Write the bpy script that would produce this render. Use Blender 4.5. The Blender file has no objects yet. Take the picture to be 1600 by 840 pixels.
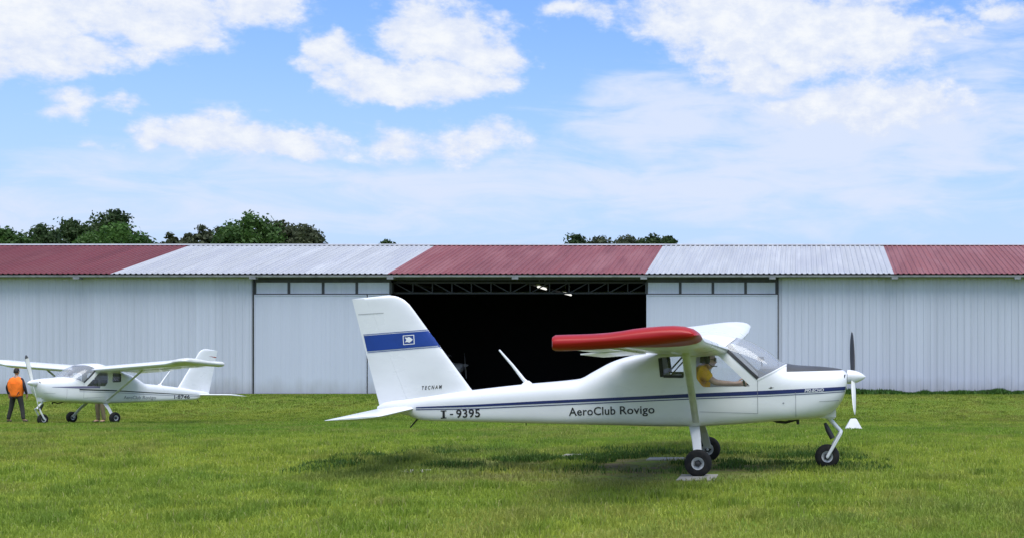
import bpy, bmesh, math, random
import numpy as np
from mathutils import Vector, Matrix, Euler
from mathutils.bvhtree import BVHTree

random.seed(7); rng = np.random.default_rng(7)
scene = bpy.context.scene
col = scene.collection
R = math.radians

# ------------------------------------------------------------------ camera
F, H, U0, V0 = 2115.0, 1.45, 1251.0, 560.0      # focal length, eye height, principal point of the photograph
cd = bpy.data.cameras.new('camera'); cam = bpy.data.objects.new('camera', cd); col.objects.link(cam)
cam.location = (0, 0, H); cam.rotation_euler = (R(90), 0, 0)
cd.sensor_fit = 'HORIZONTAL'; cd.sensor_width = 36; cd.lens = F / 1600 * 36
cd.shift_x = (800 - U0) / 1600; cd.shift_y = (V0 - 420) / 1600
cd.clip_start = .1; cd.clip_end = 6000
scene.camera = cam

# ------------------------------------------------------------------ light
SUN_EL, SUN_AZ = R(69), R(150)                    # azimuth clockwise from +Y: behind the camera, to the right
sl = bpy.data.lights.new('sun', 'SUN'); so = bpy.data.objects.new('sun', sl); col.objects.link(so)
sl.energy = 2.7; sl.angle = R(52); sl.color = (1, .97, .92)
sdir = Vector((math.sin(SUN_AZ) * math.cos(SUN_EL), math.cos(SUN_AZ) * math.cos(SUN_EL), math.sin(SUN_EL)))
so.rotation_euler = sdir.to_track_quat('Z', 'Y').to_euler()
so.location = sdir * 60

vs = scene.view_settings
vs.view_transform = 'Standard'; vs.look = 'None'; vs.gamma = 1; vs.use_curve_mapping = False
vs.exposure = 0.55

def build_world():
    w = bpy.data.worlds.new('World'); scene.world = w; w.use_nodes = True
    nt = w.node_tree; nt.nodes.clear(); N = nt.nodes; L = nt.links
    def math_(op, a, b=None, c=None, clamp=False):
        n = N.new('ShaderNodeMath'); n.operation = op; n.use_clamp = clamp
        for i, v in enumerate((a, b, c)):
            if v is None: continue
            if isinstance(v, (int, float)): n.inputs[i].default_value = v
            else: L.new(v, n.inputs[i])
        return n.outputs[0]
    def vmath(op, a, b=None, s=None):
        n = N.new('ShaderNodeVectorMath'); n.operation = op
        for i, v in enumerate((a, b)):
            if v is None: continue
            if isinstance(v, (tuple, list)): n.inputs[i].default_value = v
            else: L.new(v, n.inputs[i])
        if s is not None: n.inputs['Scale'].default_value = s
        return n
    def ramp(x, lo, hi, t0=0., t1=1., smooth=True):
        n = N.new('ShaderNodeMapRange'); n.interpolation_type = 'SMOOTHSTEP' if smooth else 'LINEAR'
        L.new(x, n.inputs['Value'])
        for k, v in (('From Min', lo), ('From Max', hi), ('To Min', t0), ('To Max', t1)): n.inputs[k].default_value = v
        return n.outputs[0]
    def mix(f, a, b):
        n = N.new('ShaderNodeMix'); n.data_type = 'RGBA'
        if isinstance(f, (int, float)): n.inputs[0].default_value = f
        else: L.new(f, n.inputs[0])
        for i, v in ((6, a), (7, b)):
            if isinstance(v, tuple): n.inputs[i].default_value = v
            else: L.new(v, n.inputs[i])
        return n.outputs[2]
    def noise(vec, scale, detail, rough=.55, dist=0):
        n = N.new('ShaderNodeTexNoise'); L.new(vec, n.inputs['Vector'])
        n.inputs['Scale'].default_value = scale; n.inputs['Detail'].default_value = detail
        n.inputs['Roughness'].default_value = rough; n.inputs['Distortion'].default_value = dist
        return n
    sky = N.new('ShaderNodeTexSky'); sky.sky_type = 'NISHITA'; sky.sun_disc = False
    sky.sun_elevation = SUN_EL; sky.sun_rotation = SUN_AZ
    sky.altitude = 0; sky.air_density = 1.0; sky.dust_density = 1.2; sky.ozone_density = 2.0
    tc = N.new('ShaderNodeTexCoord'); d = vmath('NORMALIZE', tc.outputs['Generated']).outputs[0]
    sp = N.new('ShaderNodeSeparateXYZ'); L.new(d, sp.inputs[0])
    az = math_('ARCTAN2', sp.outputs[0], sp.outputs[1])
    el = math_('ARCSINE', sp.outputs[2])
    cb = N.new('ShaderNodeCombineXYZ'); L.new(az, cb.inputs[0]); L.new(el, cb.inputs[1])
    p = cb.outputs[0]
    # stretched coordinates for the noises: clouds are wider than tall near the horizon
    st = vmath('MULTIPLY', p, (1, 1.6, 1)).outputs[0]
    warp = noise(st, 9, 3)
    wv = vmath('SUBTRACT', warp.outputs['Color'], (.5, .5, .5)).outputs[0]
    pw = vmath('ADD', p, vmath('MULTIPLY', wv, (.10, .045, 0)).outputs[0]).outputs[0]
    warp2 = noise(st, 34, 4); wv2 = vmath('SUBTRACT', warp2.outputs['Color'], (.5, .5, .5)).outputs[0]
    pw = vmath('ADD', pw, vmath('MULTIPLY', wv2, (.050, .028, 0)).outputs[0]).outputs[0]
    n1 = noise(st, 16, 9, .6, .2).outputs['Fac']
    n2 = noise(st, 46, 8, .66).outputs['Fac']
    def deg(u, v):
        X = (u - U0) / F; Z = (V0 - v) / F
        return math.atan(X), math.atan(Z / math.sqrt(1 + X * X))
    def field(ells):
        acc = None
        for u, v, ru, rv, wt in ells:
            a, e = deg(u, v); a1, _ = deg(u + ru, v); _, e1 = deg(u, v - rv)
            q = vmath('SUBTRACT', pw, (a, e, 0)).outputs[0]
            q = vmath('MULTIPLY', q, (1 / abs(a1 - a), 1 / abs(e1 - e), 0)).outputs[0]
            q = vmath('LENGTH', q).outputs['Value']
            q = math_('MULTIPLY', math_('SUBTRACT', 1.0, q), wt)
            acc = q if acc is None else math_('SMOOTH_MAX', acc, q, .25)
        return acc
    puffs = field([(60, 20, 150, 70, 1), (250, 25, 170, 58, 1), (70, 85, 110, 40, 1), (385, 15, 85, 52, 1), (160, 75, 95, 32, .9),
                   (515, 98, 72, 45, 1.1), (610, 122, 115, 36, 1.1), (665, 48, 90, 58, 1.1), (745, 60, 100, 55, 1.1), (700, 115, 105, 38, 1.1),
                   (345, 205, 105, 38, 1), (450, 212, 120, 28, .9), (290, 222, 80, 20, .8),
                   (125, 162, 62, 26, .6), (201, 162, 30, 16, .5), (165, 231, 34, 13, .4),
                   (630, 220, 70, 34, .6), (750, 215, 72, 34, .62),
                   (1130, 25, 150, 70, 1.1), (1240, 60, 170, 75, 1.1), (1350, 55, 130, 65, 1), (1190, 105, 90, 40, 1), (1480, 45, 75, 22, .7),
                   (1400, 150, 150, 45, .9), (1300, 170, 130, 40, .8), (1570, 5, 60, 22, .6), (930, 8, 60, 20, .4)])
    veil = field([(1070, 190, 150, 75, 1), (1250, 215, 300, 85, 1), (1500, 215, 240, 80, 1), (1000, 275, 230, 50, .8), (1180, 300, 360, 60, .8),
                  (650, 300, 420, 60, .6), (1560, 90, 120, 60, .5), (430, 320, 500, 40, .5), (100, 330, 300, 40, .4)])
    nn = math_('ADD', math_('MULTIPLY', math_('SUBTRACT', n1, .5), 2.0), math_('MULTIPLY', math_('SUBTRACT', n2, .5), 1.5))
    fp = math_('ADD', math_('MULTIPLY', puffs, 1.45), nn)
    mp = ramp(fp, -.22, .66)
    nst = noise(vmath('MULTIPLY', p, (1, 4.5, 1)).outputs[0], 11, 8, .6, .6).outputs['Fac']
    fv = math_('ADD', veil, math_('MULTIPLY', math_('SUBTRACT', nst, .5), 2.6))
    mv = math_('MULTIPLY', ramp(fv, -.45, .8), .9)
    # the rest of the sky, away from the photographed quarter, carries scattered cloud of the same kind
    out = math_('SUBTRACT', 1.0, math_('MULTIPLY', ramp(az, -.85, -.62), math_('SUBTRACT', 1.0, ramp(az, .2, .4))))
    high = ramp(el, .33, .48)
    oth = math_('MAXIMUM', out, high)
    ng = noise(vmath('MULTIPLY', d, (1, 1, 2)).outputs[0], 2.6, 9, .58, .2).outputs['Fac']
    mo = math_('MULTIPLY', ramp(ng, .44, .6), oth)
    horizon = math_('SUBTRACT', 1.0, ramp(el, -.02, .26))
    base = mix(1.0, sky.outputs[0], (1, 1, 1, 1)); bn = base.node; bn.blend_type = 'MULTIPLY'; bn.inputs[7].default_value = SKY_TINT
    base = mix(math_('MULTIPLY', horizon, .92), base, HORIZON)
    shade = ramp(math_('ADD', math_('MULTIPLY', fp, .25), n2), .45, 1.05)
    cloud = mix(shade, CLOUD_LO, CLOUD_HI)
    c = mix(mv, base, CLOUD_VEIL)
    c = mix(mo, c, CLOUD_LO)
    c = mix(mp, c, cloud)
    bg = N.new('ShaderNodeBackground'); L.new(c, bg.inputs[0]); bg.inputs[1].default_value = SKY_STRENGTH
    o = N.new('ShaderNodeOutputWorld'); L.new(bg.outputs[0], o.inputs[0])
    w.cycles.sampling_method = 'MANUAL'; w.cycles.sample_map_resolution = 1024
SKY_STRENGTH = 0.1
SKY_TINT = (.92, 1.14, 1.5, 1)
HORIZON = (3.9, 4.75, 6.7, 1)
CLOUD_LO = (4.95, 5.45, 6.6, 1); CLOUD_HI = (6.3, 6.5, 6.8, 1); CLOUD_VEIL = (5.0, 5.55, 6.75, 1)
build_world()

# ------------------------------------------------------------------ helpers
def tag(o, label=None, cat=None, group=None, kind=None):
    if label: o['label'] = label
    if cat: o['category'] = cat
    if group: o['group'] = group
    if kind: o['kind'] = kind
    return o
def link(name, me, mats, parent=None, smooth=None):
    if not isinstance(mats, (list, tuple)): mats = [mats]
    o = bpy.data.objects.new(name, me); col.objects.link(o)
    if len(me.materials): me.materials.clear()
    for m in mats: me.materials.append(m)
    if smooth is not None:
        me.shade_smooth()
        if smooth < 180: me.set_sharp_from_angle(angle=R(smooth))
    if parent is not None: o.parent = parent
    return o
def mesh_from(name, verts, faces, mats, parent=None, smooth=None, fix=True):
    me = bpy.data.meshes.new(name); me.from_pydata([tuple(v) for v in verts], [], faces)
    if fix:
        bm = bmesh.new(); bm.from_mesh(me); bmesh.ops.recalc_face_normals(bm, faces=bm.faces); bm.to_mesh(me); bm.free()
    me.update()
    return link(name, me, mats, parent, smooth)
def empty(name, M):
    o = bpy.data.objects.new(name, None); col.objects.link(o); o.matrix_world = M; o.empty_display_size = .3
    return o
class MB:                                        # collects shapes for one mesh
    def __init__(s): s.v = []; s.f = []; s.m = []; s.cur = 0
    def add(s, vs, fs):
        k = len(s.v); s.v += [tuple(v) for v in vs]; s.f += [tuple(i + k for i in f) for f in fs]; s.m += [s.cur] * len(fs)
    def box(s, x0, x1, y0, y1, z0, z1):
        s.add([(x, y, z) for z in (z0, z1) for y in (y0, y1) for x in (x0, x1)],
              [(0, 2, 3, 1), (4, 5, 7, 6), (0, 1, 5, 4), (2, 6, 7, 3), (0, 4, 6, 2), (1, 3, 7, 5)])
    def bar(s, a, b, w, h, up=(0, 0, 1)):
        a, b = Vector(a), Vector(b); d = (b - a).normalized(); up = Vector(up)
        x = d.cross(up); x = x.normalized() if x.length > 1e-4 else Vector((1, 0, 0)); z = x.cross(d).normalized()
        vs = [p + x * (i * w / 2) + z * (j * h / 2) for p in (a, b) for i, j in ((-1, -1), (1, -1), (1, 1), (-1, 1))]
        s.add(vs, [(3, 2, 1, 0), (4, 5, 6, 7), (0, 1, 5, 4), (1, 2, 6, 5), (2, 3, 7, 6), (3, 0, 4, 7)])
    def tube(s, pts, rad, n=10, caps=True):
        pts = [Vector(p) for p in pts]
        if not isinstance(rad, (list, tuple)): rad = [rad] * len(pts)
        vs = []; fs = []; px_ = None
        for i, p in enumerate(pts):
            d = (pts[min(i + 1, len(pts) - 1)] - pts[max(i - 1, 0)]).normalized()
            if px_ is None:
                px_ = d.cross(Vector((0, 0, 1)))
                if px_.length < .05: px_ = d.cross(Vector((1, 0, 0)))
            px_ = (px_ - d * px_.dot(d)).normalized(); q = d.cross(px_)
            vs += [p + (px_ * math.cos(2 * math.pi * k / n) + q * math.sin(2 * math.pi * k / n)) * rad[i] for k in range(n)]
        for i in range(len(pts) - 1):
            for k in range(n):
                fs.append((i * n + k, i * n + (k + 1) % n, (i + 1) * n + (k + 1) % n, (i + 1) * n + k))
        if caps: fs += [tuple(range(n))[::-1], tuple(range((len(pts) - 1) * n, len(pts) * n))]
        s.add(vs, fs)
    def lathe(s, prof, org, axis, n=28, caps=True):   # prof: (distance along axis, radius)
        org = Vector(org); ax = Vector(axis).normalized(); a = ax.orthogonal().normalized(); b = ax.cross(a)
        vs = []; fs = []
        for t, r in prof:
            vs += [org + ax * t + (a * math.cos(2 * math.pi * k / n) + b * math.sin(2 * math.pi * k / n)) * r for k in range(n)]
        for i in range(len(prof) - 1):
            for k in range(n): fs.append((i * n + k, i * n + (k + 1) % n, (i + 1) * n + (k + 1) % n, (i + 1) * n + k))
        if caps: fs += [tuple(range(n))[::-1], tuple(range((len(prof) - 1) * n, len(prof) * n))]
        s.add(vs, fs)
    def build(s, name, mats, parent=None, smooth=None, bevel=0):
        me = bpy.data.meshes.new(name); me.from_pydata(s.v, [], s.f); me.polygons.foreach_set('material_index', s.m)
        bm = bmesh.new(); bm.from_mesh(me)
        if bevel: bmesh.ops.bevel(bm, geom=bm.edges[:], offset=bevel, segments=2, affect='EDGES', clamp_overlap=True)
        bmesh.ops.recalc_face_normals(bm, faces=bm.faces); bm.to_mesh(me); bm.free(); me.update()
        return link(name, me, mats, parent, smooth)

def bsdf(name, color, rough=.5, metal=0, spec=.5, coat=0):
    m = bpy.data.materials.new(name); m.use_nodes = True
    b = m.node_tree.nodes['Principled BSDF']
    b.inputs['Base Color'].default_value = (*color, 1); b.inputs['Roughness'].default_value = rough
    b.inputs['Metallic'].default_value = metal; b.inputs['Specular IOR Level'].default_value = spec
    b.inputs['Coat Weight'].default_value = coat
    return m, m.node_tree, b
def noisy(name, color, rough=.5, metal=0, spec=.5, coat=0, amount=.12, scale=3, stretch=(1, 1, 1), bump=0, bscale=40, dark=None, detail=6, dlo=.45, dhi=.75):
    """a paint, metal or cloth with uneven tone, roughness and a little relief"""
    m, nt, b = bsdf(name, color, rough, metal, spec, coat); N, L = nt.nodes, nt.links
    tc = N.new('ShaderNodeTexCoord'); mp = N.new('ShaderNodeMapping'); mp.inputs['Scale'].default_value = stretch
    L.new(tc.outputs['Object'], mp.inputs[0])
    n = N.new('ShaderNodeTexNoise'); n.inputs['Scale'].default_value = scale; n.inputs['Detail'].default_value = detail
    L.new(mp.outputs[0], n.inputs['Vector'])
    r = N.new('ShaderNodeMapRange'); r.inputs['From Min'].default_value = dlo; r.inputs['From Max'].default_value = dhi
    L.new(n.outputs['Fac'], r.inputs['Value'])
    mx = N.new('ShaderNodeMix'); mx.data_type = 'RGBA'; L.new(r.outputs[0], mx.inputs[0])
    mx.inputs[6].default_value = (*color, 1)
    dk = dark or tuple(c * (1 - amount) for c in color)
    mx.inputs[7].default_value = (*dk, 1)
    L.new(mx.outputs[2], b.inputs['Base Color'])
    rr = N.new('ShaderNodeMapRange'); rr.inputs['To Min'].default_value = max(.03, rough - .07); rr.inputs['To Max'].default_value = min(1, rough + .1)
    L.new(n.outputs['Fac'], rr.inputs['Value']); L.new(rr.outputs[0], b.inputs['Roughness'])
    if bump:
        n2 = N.new('ShaderNodeTexNoise'); n2.inputs['Scale'].default_value = bscale; n2.inputs['Detail'].default_value = 3
        L.new(mp.outputs[0], n2.inputs['Vector'])
        bp = N.new('ShaderNodeBump'); bp.inputs['Strength'].default_value = bump; bp.inputs['Distance'].default_value = .01
        L.new(n2.outputs['Fac'], bp.inputs['Height']); L.new(bp.outputs[0], b.inputs['Normal'])
    return m
def leafy(name, c1, c2, scale=.6, trans=.35):
    m = bpy.data.materials.new(name); m.use_nodes = True; nt = m.node_tree; N, L = nt.nodes, nt.links; N.clear()
    tc = N.new('ShaderNodeTexCoord'); n = N.new('ShaderNodeTexNoise'); n.inputs['Scale'].default_value = scale; n.inputs['Detail'].default_value = 4
    L.new(tc.outputs['Object'], n.inputs['Vector'])
    r = N.new('ShaderNodeMapRange'); r.inputs['From Min'].default_value = .35; r.inputs['From Max'].default_value = .65; L.new(n.outputs['Fac'], r.inputs['Value'])
    mx = N.new('ShaderNodeMix'); mx.data_type = 'RGBA'; mx.inputs[6].default_value = (*c1, 1); mx.inputs[7].default_value = (*c2, 1); L.new(r.outputs[0], mx.inputs[0])
    d = N.new('ShaderNodeBsdfPrincipled'); d.inputs['Roughness'].default_value = .6; d.inputs['Specular IOR Level'].default_value = .25
    t = N.new('ShaderNodeBsdfTranslucent'); L.new(mx.outputs[2], d.inputs['Base Color']); L.new(mx.outputs[2], t.inputs[0])
    ms = N.new('ShaderNodeMixShader'); ms.inputs[0].default_value = trans; L.new(d.outputs[0], ms.inputs[1]); L.new(t.outputs[0], ms.inputs[2])
    o = N.new('ShaderNodeOutputMaterial'); L.new(ms.outputs[0], o.inputs[0]); return m
def glass(name, tint=(.93, .95, .95), haze_glare=.06):
    m = bpy.data.materials.new(name); m.use_nodes = True; nt = m.node_tree; N, L = nt.nodes, nt.links; N.clear()
    t = N.new('ShaderNodeBsdfTransparent'); t.inputs[0].default_value = (*tint, 1)
    g = N.new('ShaderNodeBsdfGlossy'); g.inputs['Roughness'].default_value = .04
    d = N.new('ShaderNodeBsdfDiffuse'); d.inputs[0].default_value = (.7, .72, .75, 1)
    lw = N.new('ShaderNodeLayerWeight'); lw.inputs[0].default_value = .35
    pw = N.new('ShaderNodeMath'); pw.operation = 'POWER'; pw.inputs[1].default_value = 2.5; L.new(lw.outputs['Facing'], pw.inputs[0])
    fr = N.new('ShaderNodeMath'); fr.operation = 'MULTIPLY_ADD'; fr.inputs[1].default_value = .30; fr.inputs[2].default_value = .035; L.new(pw.outputs[0], fr.inputs[0])
    a = N.new('ShaderNodeMixShader'); a.inputs[0].default_value = haze_glare; L.new(t.outputs[0], a.inputs[1]); L.new(d.outputs[0], a.inputs[2])
    b = N.new('ShaderNodeMixShader'); L.new(fr.outputs[0], b.inputs[0]); L.new(a.outputs[0], b.inputs[1]); L.new(g.outputs[0], b.inputs[2])
    o = N.new('ShaderNodeOutputMaterial'); L.new(b.outputs[0], o.inputs[0]); return m

M_ = {}
M_['white'] = noisy('white_paint', (.74, .75, .76), .28, coat=.25, amount=.07, scale=2.2, stretch=(1, 1, 2))
M_['cream'] = noisy('strut_paint', (.62, .63, .60), .4, amount=.2, scale=6)
M_['red'] = noisy('red_paint', (.33, .007, .006), .36, spec=.32, coat=0, amount=.2, scale=3)
M_['blue'] = noisy('blue_film', (.008, .045, .26), .35, amount=.2, scale=4)
M_['navy'] = noisy('navy_film', (.012, .022, .12), .35, amount=.25, scale=4)
M_['ink'] = noisy('black_lettering', (.02, .02, .024), .5, amount=.3)
M_['greyink'] = noisy('grey_lettering', (.25, .26, .28), .5)
M_['seam'] = noisy('seam_line', (.30, .31, .33), .6)
M_['swoosh'] = noisy('purple_grey_film', (.16, .15, .26), .4)
M_['matt'] = noisy('matt_black_paint', (.055, .058, .064), .55, amount=.3, scale=5)
M_['dark'] = noisy('dark_plastic', (.025, .026, .028), .6, amount=.3)
M_['panel'] = noisy('grey_panel_cover', (.20, .205, .22), .7, amount=.2)
M_['tyre'] = noisy('tyre_rubber', (.014, .014, .015), .8, spec=.25, amount=.5, scale=14, dark=(.035, .032, .028), bump=.3)
M_['rim'] = noisy('painted_rim', (.62, .63, .64), .35, amount=.3, scale=18)
M_['steel'] = noisy('bare_steel', (.45, .45, .44), .4, metal=.8, amount=.3, scale=10)
M_['hub'] = noisy('wheel_hub', (.06, .06, .065), .45, metal=.4, amount=.4, scale=30)
M_['seat'] = noisy('seat_fabric', (.05, .05, .055), .9, amount=.3, scale=10)
M_['glass'] = glass('perspex', (.985, .99, .99), .02); M_['screen'] = glass('windshield_perspex', (.94, .95, .96), .16)  # windshield: pale diffuse haze painted in for sky glare
M_['glass_dark'] = glass('tinted_perspex', (.75, .78, .82), .03)
M_['seal'] = noisy('rubber_seal', (.03, .031, .034), .6)

def pchip(xs, ys):
    xs = np.array(xs, float); ys = np.array(ys, float); h = np.diff(xs); dl = np.diff(ys) / h
    m = np.zeros_like(ys)
    for i in range(1, len(xs) - 1):
        if dl[i - 1] * dl[i] > 0:
            w1, w2 = 2 * h[i] + h[i - 1], h[i] + 2 * h[i - 1]; m[i] = (w1 + w2) / (w1 / dl[i - 1] + w2 / dl[i])
    m[0], m[-1] = dl[0], dl[-1]
    def f(x):
        i = int(np.clip(np.searchsorted(xs, x) - 1, 0, len(xs) - 2)); t = (x - xs[i]) / h[i]; t = min(max(t, 0), 1)
        return float((1 + 2 * t) * (1 - t) ** 2 * ys[i] + t * (1 - t) ** 2 * h[i] * m[i] + t * t * (3 - 2 * t) * ys[i + 1] + t * t * (t - 1) * h[i] * m[i + 1])
    return f

# ------------------------------------------------------------------ terrain
GY = pchip([-30, 0, 12, 16.6, 18.6, 20.5, 24, 33, 39.7, 44, 48, 53, 57, 62, 400], [-.05, -.03, -.01, -.005, .045, .05, -.03, -.24, -.44, -.6, -.58, -.3, -.1, -.09, -.09])
_yt = np.linspace(-30, 400, 4301); _zt = np.array([GY(y) for y in _yt])
def gz(x, y): return float(np.interp(y, _yt, _zt))
# smooth value noise on arrays
_tab = rng.random((64, 64))
def vnoise(x, y):
    xi = np.floor(x).astype(int); yi = np.floor(y).astype(int); fx = x - xi; fy = y - yi
    fx = fx * fx * (3 - 2 * fx); fy = fy * fy * (3 - 2 * fy)
    g = lambda a, b: _tab[a % 64, b % 64]
    return (g(xi, yi) * (1 - fx) + g(xi + 1, yi) * fx) * (1 - fy) + (g(xi, yi + 1) * (1 - fx) + g(xi + 1, yi + 1) * fx) * fy
# worn, partly bare ground where the aircraft is always parked (follows from use, not from light)
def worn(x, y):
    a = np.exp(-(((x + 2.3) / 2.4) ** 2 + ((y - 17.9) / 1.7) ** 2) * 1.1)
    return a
def make_ground():
    xs = np.concatenate([np.linspace(-1500, -60, 12), np.linspace(-50, 40, 91), np.linspace(60, 1500, 12)])
    ys = np.concatenate([np.linspace(-300, -12, 6), np.linspace(-8, 64, 145), np.linspace(70, 3000, 14)])
    v = []; f = []; nx = len(xs)
    for y in ys:
        for x in xs: v.append((x, y, gz(x, y)))
    for j in range(len(ys) - 1):
        for i in range(nx - 1): f.append((j * nx + i, j * nx + i + 1, (j + 1) * nx + i + 1, (j + 1) * nx + i))
    m, nt, b = bsdf('lawn_soil', (.05, .09, .02), .95, spec=.1); N, L = nt.nodes, nt.links
    tc = N.new('ShaderNodeTexCoord')
    def nz(s, d, st=(1, 1, 1)):
        mp = N.new('ShaderNodeMapping'); mp.inputs['Scale'].default_value = st; L.new(tc.outputs['Object'], mp.inputs[0])
        n = N.new('ShaderNodeTexNoise'); n.inputs['Scale'].default_value = s; n.inputs['Detail'].default_value = d; L.new(mp.outputs[0], n.inputs['Vector']); return n.outputs['Fac']
    def mr(x, a, c):
        r = N.new('ShaderNodeMapRange'); r.inputs['From Min'].default_value = a; r.inputs['From Max'].default_value = c; L.new(x, r.inputs['Value']); return r.outputs[0]
    def mix(fc, a, c):
        n = N.new('ShaderNodeMix'); n.data_type = 'RGBA'; L.new(fc, n.inputs[0])
        for i, q in ((6, a), (7, c)):
            if isinstance(q, tuple): n.inputs[i].default_value = (*q, 1)
            else: L.new(q, n.inputs[i])
        return n.outputs[2]
    c = mix(mr(nz(.35, 5), .4, .62), (.130, .200, .026), (.180, .215, .034))
    c = mix(mr(nz(7, 5), .45, .75), c, (.070, .125, .018))
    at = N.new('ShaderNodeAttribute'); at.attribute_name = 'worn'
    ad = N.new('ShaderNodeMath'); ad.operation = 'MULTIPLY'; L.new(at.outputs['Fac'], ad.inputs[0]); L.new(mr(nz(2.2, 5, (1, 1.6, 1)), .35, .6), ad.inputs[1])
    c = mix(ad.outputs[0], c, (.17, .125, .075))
    L.new(c, b.inputs['Base Color'])
    bp = N.new('ShaderNodeBump'); bp.inputs['Strength'].default_value = .8; bp.inputs['Distance'].default_value = .05
    L.new(nz(18, 6), bp.inputs['Height']); L.new(bp.outputs[0], b.inputs['Normal'])
    o = mesh_from('ground', v, f, m, smooth=180)
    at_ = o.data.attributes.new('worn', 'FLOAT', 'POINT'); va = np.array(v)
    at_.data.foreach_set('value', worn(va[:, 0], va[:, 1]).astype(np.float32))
    tag(o, kind='structure')
make_ground()

# ------------------------------------------------------------------ hangar
K = 60.0
hx = lambda u, Y=K: (u - U0) * Y / F
hz = lambda v, Y=K: H - (v - V0) * Y / F
def corrugated(mb, x0, x1, pa, pb, pitch, depth, nrm, duty=.5):
    """sheet between the line through pa=(y,z) and the line through pb, ribs running from pa to pb"""
    xs = [x0]; off = [0]; x = x0
    while x < x1 - pitch * .9:
        for t, d in ((duty, 0), (duty + .12, depth), (.88, depth), (1, 0)):
            xs.append(x + pitch * t); off.append(d)
        x += pitch
    xs.append(x1); off.append(0)
    n = len(xs); v = []; ny, nz_ = nrm
    for (y, z) in (pa, pb):
        for a, d in zip(xs, off): v.append((a, y + ny * d, z + nz_ * d))
    mb.add(v, [(i, i + 1, n + i + 1, n + i) for i in range(n - 1)])
def build_hangar():
    def sheet(name, color, streak, pitch, dirt=0., rough=.5, vary=.06, along=.10, fade=None):
        """painted sheet metal: sheets of slightly different tone, rain streaks, splash dirt along the foot"""
        m, nt, b = bsdf(name, color, rough, spec=.35); N, L = nt.nodes, nt.links
        def nd(t, **k):
            n = N.new(t)
            for a_, q in k.items(): setattr(n, a_, q)
            return n
        tc = nd('ShaderNodeTexCoord'); sx = nd('ShaderNodeSeparateXYZ'); L.new(tc.outputs['Object'], sx.inputs[0])
        def mt(op, x, y=0., z=0.):
            n = nd('ShaderNodeMath', operation=op)
            for i, q in enumerate((x, y, z)):
                if isinstance(q, (int, float)): n.inputs[i].default_value = q
                else: L.new(q, n.inputs[i])
            return n.outputs[0]
        wn = nd('ShaderNodeTexWhiteNoise', noise_dimensions='1D'); L.new(mt('FLOOR', mt('DIVIDE', sx.outputs[0], pitch)), wn.inputs['W'])
        def nz(sc, det, st):
            mp = nd('ShaderNodeMapping'); mp.inputs['Scale'].default_value = st; L.new(tc.outputs['Object'], mp.inputs[0])
            n = nd('ShaderNodeTexNoise'); n.inputs['Scale'].default_value = sc; n.inputs['Detail'].default_value = det; L.new(mp.outputs[0], n.inputs['Vector']); return n.outputs['Fac']
        st = nz(1.0, 6, (5, along * 3, along)); big = nz(.25, 3, (1, 1, 1))
        f = mt('ADD', mt('MULTIPLY', mt('SUBTRACT', wn.outputs['Value'], .5), vary * 2), mt('MULTIPLY', mt('SUBTRACT', st, .5), -streak * 2))
        f = mt('ADD', mt('ADD', f, 1.0), mt('MULTIPLY', mt('SUBTRACT', big, .5), vary * 2))
        c = nd('ShaderNodeMix', data_type='RGBA', blend_type='MULTIPLY'); c.inputs[0].default_value = 1
        cc = nd('ShaderNodeCombineColor')
        for i in range(3): L.new(f, cc.inputs[i])
        c.inputs[6].default_value = (*color, 1); L.new(cc.outputs[0], c.inputs[7]); out = c.outputs[2]
        if fade:
            r_ = nd('ShaderNodeMapRange'); r_.inputs['From Min'].default_value = .42; r_.inputs['From Max'].default_value = .68; L.new(nz(.9, 6, (1.6, .3, .3)), r_.inputs['Value'])
            k = nd('ShaderNodeMix', data_type='RGBA'); L.new(r_.outputs[0], k.inputs[0]); L.new(out, k.inputs[6]); k.inputs[7].default_value = (*fade, 1); out = k.outputs[2]
        if dirt:
            h = mt('ADD', sx.outputs[2], mt('MULTIPLY', nz(1.4, 6, (1.5, 1, .6)), -.9)); r_ = nd('ShaderNodeMapRange'); r_.inputs['From Min'].default_value = .25; r_.inputs['From Max'].default_value = -.45; L.new(h, r_.inputs['Value'])
            k = nd('ShaderNodeMix', data_type='RGBA'); L.new(mt('MULTIPLY', r_.outputs[0], dirt), k.inputs[0]); L.new(out, k.inputs[6]); k.inputs[7].default_value = (.22, .21, .17, 1); out = k.outputs[2]
        L.new(out, b.inputs['Base Color']); return m
    wallm = sheet('hangar_wall_paint', (.53, .56, .645), .12, .9, dirt=.5, vary=.035)
    doorm = sheet('hangar_door_paint', (.53, .565, .66), .08, 1.2, dirt=.4, rough=.45, vary=.03)
    reds = [sheet('red_roof_sheet', (.135, .026, .030), .25, .72, rough=.5, vary=.10, fade=(.15, .038, .04)), None, sheet('faded_red_roof_sheet', (.185, .048, .048), .25, .72, vary=.08, fade=(.24, .085, .085)), None, sheet('chalky_red_roof_sheet', (.20, .060, .058), .3, .72, vary=.10, fade=(.24, .09, .09))]
    wroof = sheet('white_roof_sheet', (.41, .42, .435), .25, .72, rough=.42, vary=.06, fade=(.36, .37, .40))
    frame = noisy('hangar_steel', (.055, .058, .062), .6, amount=.4, scale=4)
    gut = noisy('gutter_zinc', (.28, .29, .30), .5, metal=.3, amount=.4, scale=3)
    inner = noisy('hangar_inside_shade', (.018, .018, .02), .95, spec=.1)  # near black in place of the dimness under the roof
    conc = noisy('hangar_floor', (.06, .06, .058), .9)  # interior dimness put into the concrete colour
    root = empty('hangar', Matrix.Translation((hx(811), K, -.09)))
    tag(root, 'long grey sheet metal hangar with red and white roof bays and an open doorway', 'hangar')
    inv = root.matrix_world.inverted()
    def P(mb, name, mats, smooth=None, parent=None):
        mb.v = [tuple(inv @ Vector(q)) for q in mb.v]
        return mb.build(name, mats, parent or root, smooth)
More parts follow.
